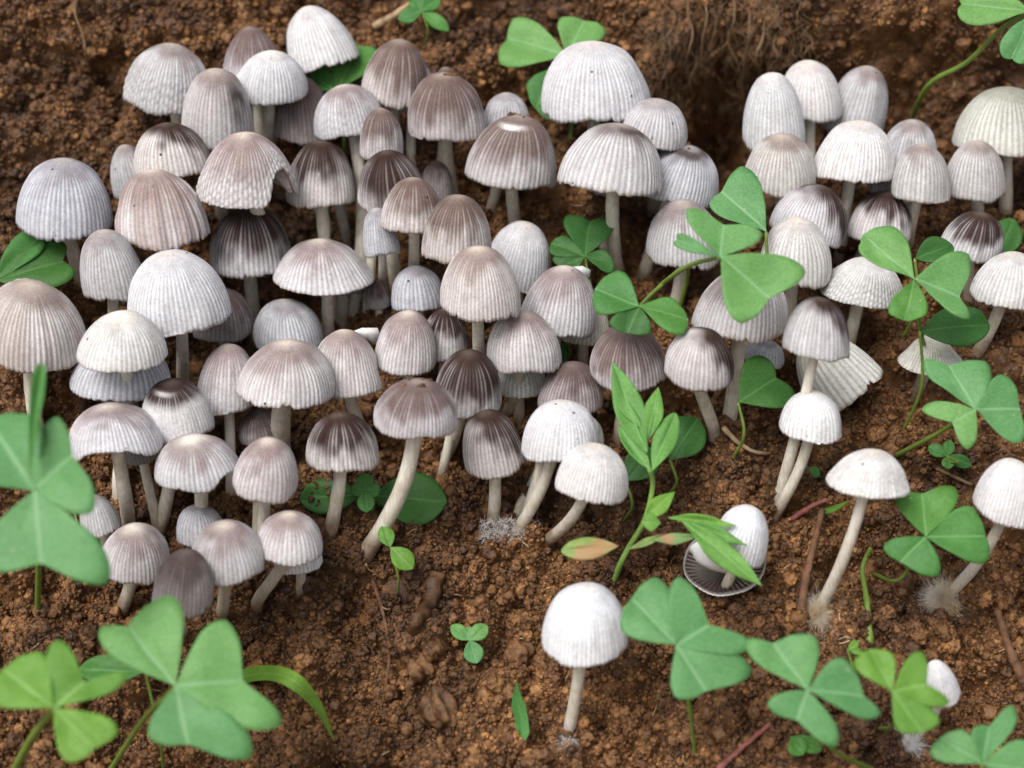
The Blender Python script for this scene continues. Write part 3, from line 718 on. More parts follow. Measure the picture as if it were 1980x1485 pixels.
        for s in range(len(tk) - 1):
            GF.append((b0 + 2 * s, b0 + 2 * s + 1, b0 + 2 * s + 3, b0 + 2 * s + 2))
    return V, F, C, np.array(GVv), np.array(GF)

def fuzz_mesh(center, kind, seed):
    """radiating fine hairs of mycelium at a stem's foot"""
    rs = np.random.default_rng(seed); V, F = [], []
    n, ln, w = {1: (2600, 0.0036, 0.00002), 2: (4200, 0.0033, 0.00002), 3: (1100, 0.0017, 0.000024), 4: (1100, 0.0030, 0.00002), 5: (1100, 0.0012, 0.000026)}[kind]
    for k in range(n):
        d = rs.normal(size=3); d[1] -= 0.4; d /= np.linalg.norm(d)
        L = ln * rs.uniform(0.2, 1.0) ** 1.4; st = np.array(center) + d * ln * rs.uniform(0.0, 0.25)
        if kind == 5: st = st + np.array([rs.uniform(-.004, .004), 0, rs.uniform(-0.0015, 0.002)])
        bend = rs.normal(size=3) * L * 0.22
        if k % 3 == 0:                       # matted strands lying across each other
            st = st + rs.normal(size=3) * ln * 0.28; d = rs.normal(size=3); d /= np.linalg.norm(d); L *= 0.8; bend = rs.normal(size=3) * L * 0.5
        pts = [st, st + d * L * 0.55 + bend * 0.4, st + d * L + bend]
        s = np.cross(d, rs.normal(size=3)); s /= np.linalg.norm(s); u = np.cross(d, s)
        b0 = len(V)
        for q, pnt in enumerate(pts):
            ww = w * (1 - 0.42 * q)
            for a in (0, 2.09, 4.19): V.append(pnt + ww * (math.cos(a) * s + math.sin(a) * u))
        for q in range(2):
            for a in range(3):
                a2 = (a + 1) % 3; F.append((b0 + q * 3 + a, b0 + q * 3 + a2, b0 + q * 3 + 3 + a2, b0 + q * 3 + 3 + a))
    return np.array(V), [np.array(F)]

CRUMB_EXTRA = []
def build_mushroom(m):
    rs = np.random.default_rng(300 + m['i'])
    dep = m['dep'] - m.get('near', 0) * 0.001; px2m = dep / PXF
    R = m['w'] / 2 * px2m; h = m['hp'] * px2m
    rim = at(*m['rim'], dep)
    axis_ = (Matrix.Rotation(R_(m['tilt'] + rs.uniform(-4, 4)), 3, 'Y') @ Matrix.Rotation(R_(m.get('p', rs.uniform(-6, 8))), 3, 'X') @ Matrix.Rotation(rs.uniform(-.25, .25), 3, 'Z'))
    up = axis_ @ Vector((0, 0, 1))
    # keep the tilted dome centred on the same spot
    rim = rim - (up - Vector((0, 0, 1))) * h * 0.45
    g, nrm = ground_hit(*m['base'])
    # a foot that lies far in front of or behind the cap would make a slanting stem: slide it below the cap
    if abs(g.y - rim.y) > 0.021 and not m.get('free'):
        q = drop(rim + Vector(((g.x - rim.x) * 0.6, 0.004 if g.y > rim.y else 0.0, 0)))
        if q is not None: g = q
    rt = root('mushroom', g, m['label'], 'mushroom', 'grey and white mushrooms on the soil bank')
    V, F, C, gv, gf = cap_geometry(m, R, h)
    Mx = np.array(axis_)
    rel = np.array(rim - g)
    me = mesh_np('cap', V @ Mx.T, F); attr(me, 'pigment', 'FLOAT_COLOR', C)
    cap = obj('cap', me, MAT_CAP, rt); cap.location = rel
    gl = obj('gills', mesh_np('gills', gv @ Mx.T, [gf], False), MAT_GILL_DARK if m['cls'] in 'dk' else MAT_GILL_PALE, cap)
    gl['kind'] = 'stuff'
    top = rel + np.array(up) * h * 0.80
    L = np.linalg.norm(top)
    sw = m.get('sw', min(27, 13 + m['w'] * 0.085)) * rs.uniform(0.9, 1.08) / 2 * px2m
    foot = np.array([0, 0.0024, -0.0030])
    bd = m.get('bend', 0)
    hz = max(top[2], 0.3 * L); sl = np.array([rel[0], rel[1], 0.0])
    c1 = foot + np.array([0, -0.10 * L, 0.30 * hz + 0.10 * abs(rel[0])]) + sl * (0.22 + 0.25 * min(1, abs(rel[0]) / hz)) + np.array([bd * 0.16 * L + rs.uniform(-.05, .05) * L, 0, 0])
    c2 = top - np.array(up) * hz * (0.55 if not bd else 0.45) + np.array([-bd * 0.10 * L + rs.uniform(-.05, .05) * L, 0, 0])
    path = cubic(foot, c1, c2, top, 26)
    tt = np.linspace(0, 1, 26)
    V, F = tube(path, sw * (1.12 - 0.22 * tt + 0.28 * np.exp(-tt / 0.06)), 12, 0.05, m['i'])
    me = mesh_np('stem', V, F)
    al = np.concatenate([np.repeat(np.linspace(0, L, 26), 12), [0, L]]); attr(me, 'along', 'FLOAT', al.astype(np.float32))
    st = obj('stem', me, MAT_STEM, rt)
    if m.get('fuzz'):
        V, F = fuzz_mesh((0, -0.0010, 0.0010), m['fuzz'], m['i'])
        f = obj('mycelium_tuft', mesh_np('mycelium_tuft', V, F), MAT_FUZZ if m['fuzz'] in (1, 2) else MAT_WOOL, rt); f['kind'] = 'stuff'
    for q in range(m.get('dirt', 0)):
        a = rs.uniform(0, 6.28); r_ = R * rs.uniform(0, 0.42)
        zz = h * math.sqrt(max(0, 1 - (r_ / R) ** 2)) * 0.985
        CRUMB_EXTRA.append((np.array(rim) + Mx @ np.array([r_ * math.cos(a), r_ * math.sin(a), zz]), rs.uniform(0.0002, 0.0005)))
    m['rimw'] = rim
for m in MU: build_mushroom(m)

# ------------------------------------------------------------------ leaves
NL = (-FWD * 0.85 + Vector((0, 0, 1)) * 0.42).normalized()
OUT = {
    'lobed': [(0, 0), (.05, .06), (.17, .25), (.33, .52), (.51, .78), (.70, .96), (.88, 1.02), (1.02, .95), (1.10, .77), (1.115, .5), (1.075, .22), (1.0, 0)],
      # half outlines (u along midrib, v half-width fraction)
    'heart': [(0, 0), (.05, .08), (.16, .30), (.32, .58), (.50, .83), (.70, .98), (.88, 1.0), (1.03, .90), (1.11, .70), (1.12, .46), (1.07, .2), (1.0, 0)],
    'deep': [(0, 0), (.06, .12), (.20, .36), (.42, .64), (.70, .88), (.98, 1.0), (1.20, .98), (1.36, .84), (1.40, .62), (1.32, .38), (1.16, .15), (1.0, 0)],
    'oval': [(0, 0), (.04, .12), (.12, .36), (.25, .68), (.42, .94), (.56, 1.0), (.70, .93), (.83, .72), (.92, .46), (.975, .22), (.995, .08), (1.0, 0)],
    'lance': [(0, 0), (.04, .14), (.12, .34), (.25, .66), (.36, .90), (.46, 1.0), (.58, .94), (.70, .74), (.82, .46), (.91, .24), (.97, .08), (1.0, 0)],
    'half': [(0, 0), (.08, .1), (.22, .36), (.4, .66), (.58, .88), (.74, 1.0), (.88, .98), (.98, .84), (1.04, .62), (1.05, .40), (1.03, .2), (1.0, 0)],
}
def leaf_mesh(C, T, W, shape, fold, roll=0, sides=None, curl=0.10, n_ref=None, thick=0.00018, seed=0, origin=Vector((0, 0, 0))):
    m = T - C; L = m.length; m = m / L
    n0 = n_ref or NL
    side = n0.cross(m).normalized(); n = m.cross(side).normalized()
    if roll:
        q = Quaternion(m, R_(roll)); side = q @ side; n = q @ n
    mm, si = np.array(m), np.array(side)
    half = {}
    if sides is None:
        o_ = bez([(u, v, 0) for u, v in OUT[shape]], 30)
        for sgn in (1, -1):
            half[sgn] = mm[None] * (o_[:, :1] * L) + si[None] * (sgn * o_[:, 1:2] * W / 2 * math.cos(R_(fold + 7)))
    else:                            # rounded lobes towards two given corners
        cs = sorted([np.array(q - C) for q in sides], key=lambda q: -(q @ si))
        for sgn, d in ((1, cs[0]), (-1, cs[1])):
            l_ = np.linalg.norm(d); e_ = si * sgn - d * ((si * sgn) @ d) / l_ ** 2; e_ /= np.linalg.norm(e_) + 1e-9
            nt0 = mm * L; g_ = d - nt0; gl = np.linalg.norm(g_); b_ = d / l_ + mm; b_ /= np.linalg.norm(b_)
            half[sgn] = bez([0 * d, d * 0.12 + e_ * 0.035 * l_, d * 0.30 + e_ * 0.095 * l_, d * 0.50 + e_ * 0.145 * l_, d * 0.69 + e_ * 0.18 * l_, d * 0.86 + e_ * 0.165 * l_,
                             d * 0.975 + e_ * 0.11 * l_, d * 1.03 + e_ * 0.03 * l_, d - g_ * 0.18 + b_ * 0.10 * gl, d - g_ * 0.45 + b_ * 0.13 * gl, d - g_ * 0.76 + b_ * 0.06 * gl, nt0], 30)
        W = 2 * max(np.abs(half[1] @ si).max(), np.abs(half[-1] @ si).max())
    K = 6; rows = []; UV = []
    um = np.linspace(0, 1, 30)
    off = seed * 3.7
    both = []
    for sgn in (1, -1):
        P = np.zeros((30, K + 1, 3)); U = np.zeros((30, K + 1, 3))
        for k in range(K + 1):
            f = k / K
            Q = mm[None] * (um * L * (1 - f))[:, None] + half[sgn] * f
            uu = Q @ mm / L; v = np.abs(Q @ si); vv = v / (W / 2)
            sf = math.sin(R_(fold + 7))
            wav = 0.06 * L * 2 * vnoise(uu * 2.2 + off, sgn * vv * 1.6 + off + 4, 61)
            zz = v * sf - curl * L * uu ** 2 - 0.10 * W * vv ** 2 * (1 if fold < 25 else 0.4) + wav * (vv > 1e-4)
            P[:, k] = Q + np.array(n)[None] * zz[:, None]
            U[:, k] = np.stack([uu, sgn * vv, 0 * uu], -1)
        both.append((P, U))
    # one sheet: columns from the right edge over the midrib to the left edge
    P = np.concatenate([both[1][0][:, :0:-1], both[0][0]], 1); U = np.concatenate([both[1][1][:, :0:-1], both[0][1]], 1)
    nr_, nc_ = P.shape[:2]
    base = np.array(C - origin)
    top = P.reshape(-1, 3) + base; bot = top - np.array(n) * thick
    V = np.vstack([top, bot]); F = [grid_faces(nr_, nc_), grid_faces(nr_, nc_, False, nr_ * nc_, True)]
    e = []
    for r in range(nr_ - 1):
        for c in (0, nc_ - 1):
            a, b = r * nc_ + c, (r + 1) * nc_ + c; o = nr_ * nc_
            e.append((a, b, b + o, a + o) if c == 0 else (b, a, a + o, b + o))
    F.append(np.array(e))
    me = mesh_np('leaflet', V, F)
    attr(me, 'leafuv', 'FLOAT_VECTOR', np.vstack([U.reshape(-1, 3)] * 2))
    return me
def plane_pt(px, py, C, n):
    d = ray(px, py); return CAM + d * ((C - CAM).dot(n) / d.dot(n))
def gdepth(px, py):
    p, _ = ground_hit(px, py); return (p - CAM).dot(FWD)
def leaf_plant(name, label, cat, center, h, leaves, tone, petiole=None, pw=9, part='leaflet', stalk='petiole', group=None, n=None, pmat=None):
    """leaves: (tip px, tip py, width px, shape, fold, extra dict)"""
    dep = gdepth(*center) - h * 0.001
    C = at(*center, dep); nn = (n or NL)
    px2m = dep / PXF
    if petiole: g = ground_hit(*petiole[-1])[0]
    else: g = drop(C + Vector((0, 0.003, -0.001))) or C
    rt = root(name, g, label, cat, group)
    for i, lf in enumerate(leaves):
        if isinstance(lf[0], tuple):             # (notch, lobe corner, lobe corner, fold, extras)
            (tx, ty), la, lb, fold = lf[:4]; ex = lf[4] if len(lf) > 4 else {}; w = 60; shp = 'lobed'
        else:
            la = None; tx, ty, w, shp, fold = lf[:5]; ex = lf[5] if len(lf) > 5 else {}
        B = C
        if 'base' in ex: B = plane_pt(*ex['base'], C, nn)
        B = B - FWD * ex.get('lift', 0) * 0.001
        T = plane_pt(tx, ty, B, nn) - ray(tx, ty) * (ex.get('dd', 0) * 0.001)
        sds = None if la is None else [plane_pt(*la, B, nn), plane_pt(*lb, B, nn)]
        me = leaf_mesh(B, T, w * px2m, shp, fold, ex.get('roll', 0), sds, ex.get('curl', 0.08), nn, 0.00016, seed=abs(int(center[0] + i * 13)), origin=g)
        obj(ex.get('name', part), me, LEAF[ex.get('tone', tone)], rt)
    # stalk from the leaf centre down to the soil
    pts = [C - FWD * -0.0003]
    if petiole:
        for q, (x, y) in enumerate(petiole[:-1]):
            f = (q + 1) / len(petiole); dd = dep + (gdepth(x, y) - dep) * f * 0.8
            pts.append(at(x, y, dd))
    else:
        pts.append((C + g) / 2 + Vector((0.001, -0.002, 0)))
    pts.append(g + Vector((0, 0.0004, -0.001)))
    path = bez([np.array(p - g) for p in pts], 22)
    V, F = tube(path, np.linspace(0.8, 1.1, 22) * pw / 2 * px2m, 8)
    obj(stalk, mesh_np(stalk, V, F), pmat or MAT_PETI, rt)
    return rt
CG = 'clover leaves among the mushrooms'
def clover(label, center, h, leaves, tone='glauc', petiole=None, pw=9, n=None):
    return leaf_plant('clover_leaf', label, 'clover', center, h, leaves, tone, petiole, pw, group=CG, n=n)

clover('large glaucous clover leaf with pale veins over bare soil', (340, 1327), 34,
       [((243, 1209), (200, 1210), (320, 1157), 10), ((467, 1314), (440, 1207), (540, 1387), 9), ((362, 1437), (298, 1430), (475, 1462), 8)], 'glauc', [(275, 1395), (205, 1490)], 12)
clover('bright yellow-green clover leaf beside the large glaucous one', (105, 1370), 36,
       [((2, 1290), (-18, 1338), (68, 1265), 14), ((162, 1318), (118, 1242), (238, 1296), 12), ((182, 1446), (222, 1418), (142, 1470), 8)], 'young', [(60, 1430), (15, 1500)], 18)
clover('very large folded clover leaf close to the big streaked mushroom', (67, 947), 48,
       [((-30, 800), (-110, 880), (58, 808), 8), ((138, 878), (116, 812), (182, 985), 10), ((77, 1086), (-30, 1095), (192, 1122), 6),
        (76, 706, 46, 'half', 50, {'base': (70, 925), 'lift': 3.0, 'tone': 'mid'})], 'glauc', [(75, 1030), (70, 1180)], 14)
clover('clover leaf touching the lone bright white mushroom', (1307, 1249), 26,
       [((1222, 1152), (1203, 1205), (1262, 1120), 9), ((1372, 1207), (1318, 1122), (1448, 1240), 12), ((1367, 1334), (1318, 1350), (1450, 1300), 6)], 'glauc', [(1332, 1360), (1346, 1455)], 9)
clover('broad clover leaf between the fuzzy-footed mushroom and the yellow-green clover', (1562, 1334), 24,
       [((1495, 1242), (1450, 1236), (1566, 1232), 9), ((1672, 1344), (1632, 1280), (1703, 1372), 10), ((1542, 1392), (1488, 1366), (1612, 1440), 6)], 'glauc', [(1600, 1440), (1715, 1490)], 9)
clover('yellow-green clover leaf beside the tiny white mushroom', (1725, 1337), 24,
       [((1682, 1254), (1656, 1276), (1714, 1260), 12), ((1792, 1322), (1784, 1266), (1834, 1352), 12), ((1784, 1414), (1750, 1414), (1812, 1400), 9)], 'young', [(1730, 1400), (1700, 1400)], 8)
clover('cropped glaucous clover leaf near the tiny white mushroom foot', (1900, 1476), 26,
       [((1818, 1426), (1802, 1450), (1852, 1414), 10), ((1916, 1402), (1886, 1408), (1956, 1362), 12), ((1995, 1490), (1990, 1440), (1985, 1525), 8)], 'glauc', None, 9)
clover('rounded green clover leaf against the slanting stem with shaggy foot', (1790, 1038), 18,
       [((1785, 952), (1738, 958), (1842, 942), 9), ((1908, 1035), (1882, 990), (1908, 1078), 14), ((1742, 1085), (1712, 1062), (1808, 1112), 8)], 'mid', [(1740, 1120), (1690, 1100)], 8)
clover('large clover leaf overlapping the withered mushroom', (1887, 792), 24,
       [((1836, 704), (1796, 692), (1902, 702), 9), ((1842, 816), (1788, 792), (1868, 864), 7), ((1974, 788), (1946, 730), (1975, 850), 9)], 'glauc', [(1810, 840), (1729, 874)], 10)
clover('clover leaf with one long narrow leaflet between the dark-capped and broad white mushrooms', (1768, 540), 36,
       [((1670, 450), (1666, 474), (1716, 440), 14), ((1857, 570), (1872, 500), (1876, 608), 14), ((1752, 616), (1726, 606), (1782, 612), 12, {'tone': 'mid'})], 'glauc', [(1780, 640), (1800, 690)], 9)
clover('big clover leaf spread over the beige mushroom', (1392, 497), 45,
       [((1490, 573), (1552, 530), (1438, 620), 8, {'lift': .5}), ((1400, 432), (1336, 406), (1468, 450), 14), (1310, 460, 32, 'half', 14)], 'glauc', [(1330, 515), (1270, 560), (1245, 600)], 11)
clover('single dull clover leaflet leaning behind the big clover leaf', (1482, 448), 30,
       [((1396, 366), (1378, 386), (1430, 328), 12)], 'glauc', None, 8)
clover('flat dark clover leaf wedged between the rounded pinkish and dull grey-brown mushrooms', (1236, 593), 34,
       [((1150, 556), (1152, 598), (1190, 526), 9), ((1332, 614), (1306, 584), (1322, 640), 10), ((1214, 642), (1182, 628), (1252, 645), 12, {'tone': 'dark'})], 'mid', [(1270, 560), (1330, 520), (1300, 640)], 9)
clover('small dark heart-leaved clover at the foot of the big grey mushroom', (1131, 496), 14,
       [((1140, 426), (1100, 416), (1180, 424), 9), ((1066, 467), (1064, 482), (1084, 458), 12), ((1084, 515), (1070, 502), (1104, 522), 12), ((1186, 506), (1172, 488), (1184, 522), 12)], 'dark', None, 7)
clover('clover leaf behind the large white mushroom', (1097, 108), 10,
       [((980, 66), (992, 40), (968, 114), 7), ((1130, 36), (1092, 36), (1166, 56), 9), ((1036, 206), (1022, 172), (1062, 226), 10, {'base': (1086, 130), 'tone': 'mid'})], 'glauc', [(1106, 200), (1100, 310)], 9)
clover('round leaf glimpsed behind the tallest pale mushroom', (650, 178), 10, [(695, 84, 104, 'half', 8), (600, 140, 60, 'half', 10)], 'mid', None, 8)
clover('dark clover leaf beside the stem of the lone bluish grey mushroom', (-10, 545), 9,
       [(118, 500, 110, 'heart', 8, {'tone': 'dark'}), (70, 458, 66, 'half', 14)], 'mid', None, 9)
clover('clover leaf hanging from a long curving stalk on the bank', (1995, 25), 24,
       [(1862, 2, 96, 'half', 10), (1960, 108, 70, 'half', 14), (2040, -60, 100, 'heart', 10)], 'glauc', [(1940, 52), (1870, 120), (1795, 165), (1757, 240)], 11)

def single(label, b, tip, w, h, tone, shape='oval', name='broad_leaf', stalk=None, fold=10):
    leaf_plant(name, label, 'leaf', b, h, [(tip[0], tip[1], w, shape, fold)], tone, stalk, 7, part='blade', stalk='stalk', group='single leaves low on the soil')
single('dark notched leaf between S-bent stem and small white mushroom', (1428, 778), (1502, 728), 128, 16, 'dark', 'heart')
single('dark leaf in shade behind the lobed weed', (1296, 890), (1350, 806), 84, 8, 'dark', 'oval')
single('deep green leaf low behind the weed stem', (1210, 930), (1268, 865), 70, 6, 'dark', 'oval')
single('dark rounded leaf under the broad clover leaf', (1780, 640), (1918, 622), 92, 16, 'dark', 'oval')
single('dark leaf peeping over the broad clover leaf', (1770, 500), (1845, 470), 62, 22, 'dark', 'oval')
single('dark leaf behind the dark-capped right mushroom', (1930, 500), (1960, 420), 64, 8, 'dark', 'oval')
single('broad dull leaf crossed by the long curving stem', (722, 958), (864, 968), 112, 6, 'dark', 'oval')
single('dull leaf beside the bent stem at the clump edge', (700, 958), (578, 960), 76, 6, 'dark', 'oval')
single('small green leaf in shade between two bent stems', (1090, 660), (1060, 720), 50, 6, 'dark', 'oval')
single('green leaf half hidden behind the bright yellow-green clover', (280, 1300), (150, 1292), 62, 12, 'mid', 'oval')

def seedling(label, c, h, leaves, tone='mid', pw=5, pet=None):
    leaf_plant('seedling', label, 'seedling', c, h, leaves, tone, pet, pw, part='leaf', stalk='stem', group='tiny seedlings on the soil')
seedling('tiny four-leaved seedling on bare soil near the lone white mushroom', (908, 1238), 4,
         [(872, 1208, 30, 'oval', 8), (942, 1208, 34, 'oval', 8), (902, 1212, 34, 'oval', 8), (922, 1282, 40, 'oval', 8)], 'glauc')
seedling('four-leaved seedling in front of the broad dull leaf', (707, 948), 11,
         [(706, 914, 34, 'oval', 8), (680, 942, 30, 'oval', 8), (736, 946, 30, 'oval', 8), (708, 990, 36, 'oval', 8)], 'mid')
seedling('pair of bright oval leaves under the long curving stem', (755, 1058), 6,
         [(740, 1016, 34, 'oval', 8), (798, 1098, 44, 'oval', 8)], 'young')
seedling('pale small-leaved seedling at the top of the bank by a twig', (815, 22), 6,
         [(770, 36, 34, 'oval', 8), (868, 56, 28, 'oval', 8), (800, -8, 34, 'oval', 8), (850, -5, 30, 'oval', 8)], 'mid')
seedling('tiny seedling below the large clover near the withered mushroom', (1832, 882), 4,
         [(1796, 862, 28, 'oval', 8), (1838, 850, 24, 'oval', 8), (1834, 906, 26, 'oval', 8), (1880, 900, 28, 'oval', 8)], 'mid')
seedling('two-leaved speck of green beside the slanted stem', (1562, 905), 4, [(1585, 920, 26, 'oval', 8), (1545, 895, 20, 'oval', 8)], 'mid')
seedling('folded pale sprout near the broad clover leaf', (1640, 1256), 5, [(1662, 1238, 18, 'lance', 20), (1672, 1262, 16, 'lance', 20)], 'young')
seedling('split green leaf under the broad clover leaf', (1530, 1425), 6, [(1552, 1460, 42, 'oval', 12), (1590, 1450, 34, 'oval', 12)], 'mid')

# lobed weed
leaf_plant('lobed_weed', 'upright bright green weed with lobed leaves and a pink-blotched leaf', 'weed', (1256, 905), 22, [
    (1184, 694, 62, 'lance', 10, {'base': (1250, 880), 'lift': 0.4}), (1186, 738, 34, 'lance', 8, {'base': (1240, 830)}), (1274, 744, 42, 'lance', 8, {'base': (1252, 850), 'lift': 0.2}),
    (1307, 796, 50, 'oval', 14, {'base': (1262, 910)}), (1197, 822, 36, 'oval', 14, {'base': (1258, 908)}),
    (1306, 948, 38, 'lance', 14, {'base': (1244, 1006), 'tone': 'young'}), (1278, 1010, 40, 'lance', 14, {'base': (1240, 1010), 'tone': 'young'}),
    (1426, 1014, 28, 'lance', 10, {'base': (1290, 1000)}), (1476, 1132, 50, 'lance', 12, {'base': (1318, 1004), 'lift': 1.0}), (1446, 1054, 26, 'lance', 10, {'base': (1336, 1010), 'lift': .5}), (1366, 1062, 26, 'lance', 10, {'base': (1344, 1008), 'lift': .3}),
    (1290, 1030, 0.1 + 14, 'lance', 5, {'base': (1215, 1062), 'tone': 'pink'}), (1352, 1036, 24, 'lance', 5, {'base': (1262, 1044), 'tone': 'pink'}),
    (1085, 1063, 46, 'oval', 8, {'base': (1196, 1056), 'tone': 'pink'})],
    'weed', [(1262, 940), (1247, 1005), (1218, 1055), (1200, 1090), (1186, 1118)], 12, part='leaf', stalk='stem', pmat=MAT_PETI_B)

# blades of grass
def ribbon(name, label, cat, pts, h, w, tone):
    deps = [gdepth(x, y) - hh * 0.001 for (x, y), hh in zip(pts, h)]
    P = [at(x, y, d) for (x, y), d in zip(pts, deps)]
    g = ground_hit(*pts[0])[0]
    path = bez([np.array(p) for p in P], 30); T = np.gradient(path, axis=0); T /= np.linalg.norm(T, axis=1)[:, None]
    S = np.cross(np.array(NL)[None], T); S /= np.linalg.norm(S, axis=1)[:, None]; Nn = np.cross(T, S)
    u = np.linspace(0, 1, 30); ww = w * deps[0] / PXF / 2 * np.minimum(1, np.minimum(u * 6 + 0.35, (1 - u) * 2.2 + 0.05))
    cols = []
    for k in np.linspace(-1, 1, 7): cols.append(path + S * (ww * k)[:, None] + Nn * (abs(k) * ww * 0.25)[:, None])
    top = np.stack(cols, 1).reshape(-1, 3) - np.array(g); bot = top - np.repeat(Nn, 7, 0) * 0.00015
    V = np.vstack([top, bot]); me = mesh_np(name, V, [grid_faces(30, 7), grid_faces(30, 7, False, 210, True)])
    U = np.stack(np.meshgrid(u, np.linspace(-1, 1, 7), indexing='ij') + [np.zeros((30, 7))], -1).reshape(-1, 3)
    attr(me, 'leafuv', 'FLOAT_VECTOR', np.vstack([U, U]))
    o = obj(name, me, LEAF[tone], None, g); tag(o, label, cat); return o
ribbon('grass_blade', 'arching yellow-green grass blade beside the large glaucous clover', 'grass blade', [(440, 1320), (500, 1303), (560, 1312), (612, 1362), (646, 1432)], (-1, 5, 9, 7, 2), 30, 'young')
ribbon('grass_blade', 'short upright grass blade on bare soil', 'grass blade', [(1012, 1432), (1008, 1390), (1000, 1352), (999, 1318)], (0.5, 3, 5, 6), 26, 'mid')
ribbon('grass_blade', 'tiny bright blade beside the fuzzy-footed mushroom stem', 'grass blade', [(1580, 992), (1610, 985), (1642, 968)], (1, 4, 6), 12, 'young')

# twigs and roots
def stick(name, label, cat, pts, h, w, mat, wob=0.25, group=None, taper=0.6):
    deps = [gdepth(x, y) - hh * 0.001 for (x, y), hh in zip(pts, h)]
    P = [np.array(at(x, y, d)) for (x, y), d in zip(pts, deps)]
    g = P[0]
    path = bez(P, 30); rs = np.random.default_rng(abs(int(pts[0][0])))
    path += rs.normal(size=path.shape) * w * 0.02 * deps[0] / PXF
    V, F = tube(path - g, np.linspace(1, taper, 30) * w / 2 * deps[0] / PXF, 9, wob, abs(int(pts[0][1])))
    o = obj(name, mesh_np(name, V, F), mat, None, Vector(g)); tag(o, label, cat, group); return o
stick('twig', 'pale straw-coloured twig at the top of the bank', 'twig', [(722, 52), (765, 28), (812, -6)], (2, 2.5, 2.5), 17, MAT_STRAW)
stick('twig', 'upright brown twig beside the fuzzy-footed mushroom', 'twig', [(1545, 1225), (1556, 1130), (1572, 1060), (1590, 985)], (1, 3, 4, 3), 19, MAT_TWIG)
stick('twig', 'brown twig lying near the bank right of the shaggy-footed mushroom', 'twig', [(1985, 1325), (1958, 1270), (1928, 1180)], (1.5, 2, 1.5), 24, MAT_TWIG)
stick('root', 'crooked soil-coated root stub on bare soil', 'root', [(845, 1110), (832, 1165), (806, 1200), (800, 1225)], (2.5, 3, 3, 0), 34, MAT_SOIL, 0.35)
stick('root', 'thin brown root running below the tiny seedling', 'root', [(1752, 878), (1810, 905), (1880, 938)], (1.2, 1.5, 1), 10, MAT_ROOT)
stick('root', 'thin yellowish root beside the S-bent mushroom stem', 'root', [(1398, 826), (1430, 858), (1470, 876), (1525, 872)], (3, 3, 2.5, 1), 11, MAT_STRAW)
stick('root', 'greenish upright stalk beside the fuzzy-footed mushroom', 'stalk', [(1682, 1245), (1676, 1160), (1668, 1100), (1684, 1058)], (2, 6, 6, 5), 14, MAT_PETI)
stick('root', 'reddish root half buried near the overturned gilled cap', 'root', [(1530, 1005), (1570, 978), (1600, 966)], (1.5, 2.5, 2), 13, MAT_PINK)
stick('root', 'pinkish root tip on bare soil under the clover', 'root', [(1388, 1488), (1425, 1455), (1490, 1398)], (1, 1.5, 1), 14, MAT_PINK)
stick('root', 'thin dry root hanging on the left bank', 'root', [(150, -8), (145, 25), (158, 62), (166, 100), (174, 142)], (2, 2, 2.5, 2.5, 1.5), 6, MAT_ROOT)
stick('root', 'thin soil-coloured root in the lower bare soil', 'root', [(720, 1120), (742, 1190), (752, 1270), (745, 1330)], (1.5, 1.5, 1.2, .6), 8, MAT_TWIG)
# hanging roots on the upper right bank
rr_ = np.random.default_rng(9)
big = [(1330, -5, 1322, 130), (1362, -5, 1340, 150), (1395, 10, 1385, 190), (1420, -5, 1432, 170), (1450, 20, 1440, 230), (1478, 40, 1462, 180), (1300, 20, 1268, 90), (1500, 70, 1478, 150), (1560, 68, 1585, 112), (1345, 90, 1352, 210), (1535, 85, 1538, 120), (1408, 60, 1360, 120)]
for k, (x0, y0_, x1, y1) in enumerate(big):
    mx = (x0 + x1) / 2 + rr_.uniform(-18, 18); my = (y0_ + y1) / 2
    stick('hanging_root', 'dry brown root hanging in the tangle on the upper bank', 'root',
          [(x0, y0_), ((x0 + mx) / 2 + rr_.uniform(-8, 8), (y0_ + my) / 2), (mx, my), ((x1 + mx) / 2 + rr_.uniform(-8, 8), (my + y1) / 2), (x1, y1)],
          (1.0, 3.0, 4.5, 5.5, 5), rr_.uniform(2.5, 5.5), MAT_ROOT, 0.3, 'roots hanging from the bank', 0.4)
VV, FF = [], []; no = 0
for k in range(260):
    x0 = rr_.uniform(1240, 1560); y0_ = rr_.uniform(-20, 190); ln = rr_.uniform(25, 110); pts = []
    x, y, hh = x0, y0_, 0.5
    for q in range(5):
        pts.append(np.array(at(x, y, gdepth(x, y) - hh * .001))); x += rr_.normal() * 10; y += ln / 4; hh = min(hh + rr_.uniform(0, 1.6), 4.5)
    V, F = tube(bez(pts, 10), np.linspace(1, .5, 10) * rr_.uniform(0.00004, 0.00011), 5)
    VV.append(V); FF += [f + no for f in F]; no += len(V)
F4 = np.concatenate([f for f in FF if f.shape[1] == 4]); F3 = np.concatenate([f for f in FF if f.shape[1] == 3])
o = obj('fine_roots', mesh_np('fine_roots', np.vstack(VV), [F4, F3]), MAT_ROOT); o['kind'] = 'stuff'
tag(o, 'tangle of fine dry rootlets hanging from the upper bank', 'roots')

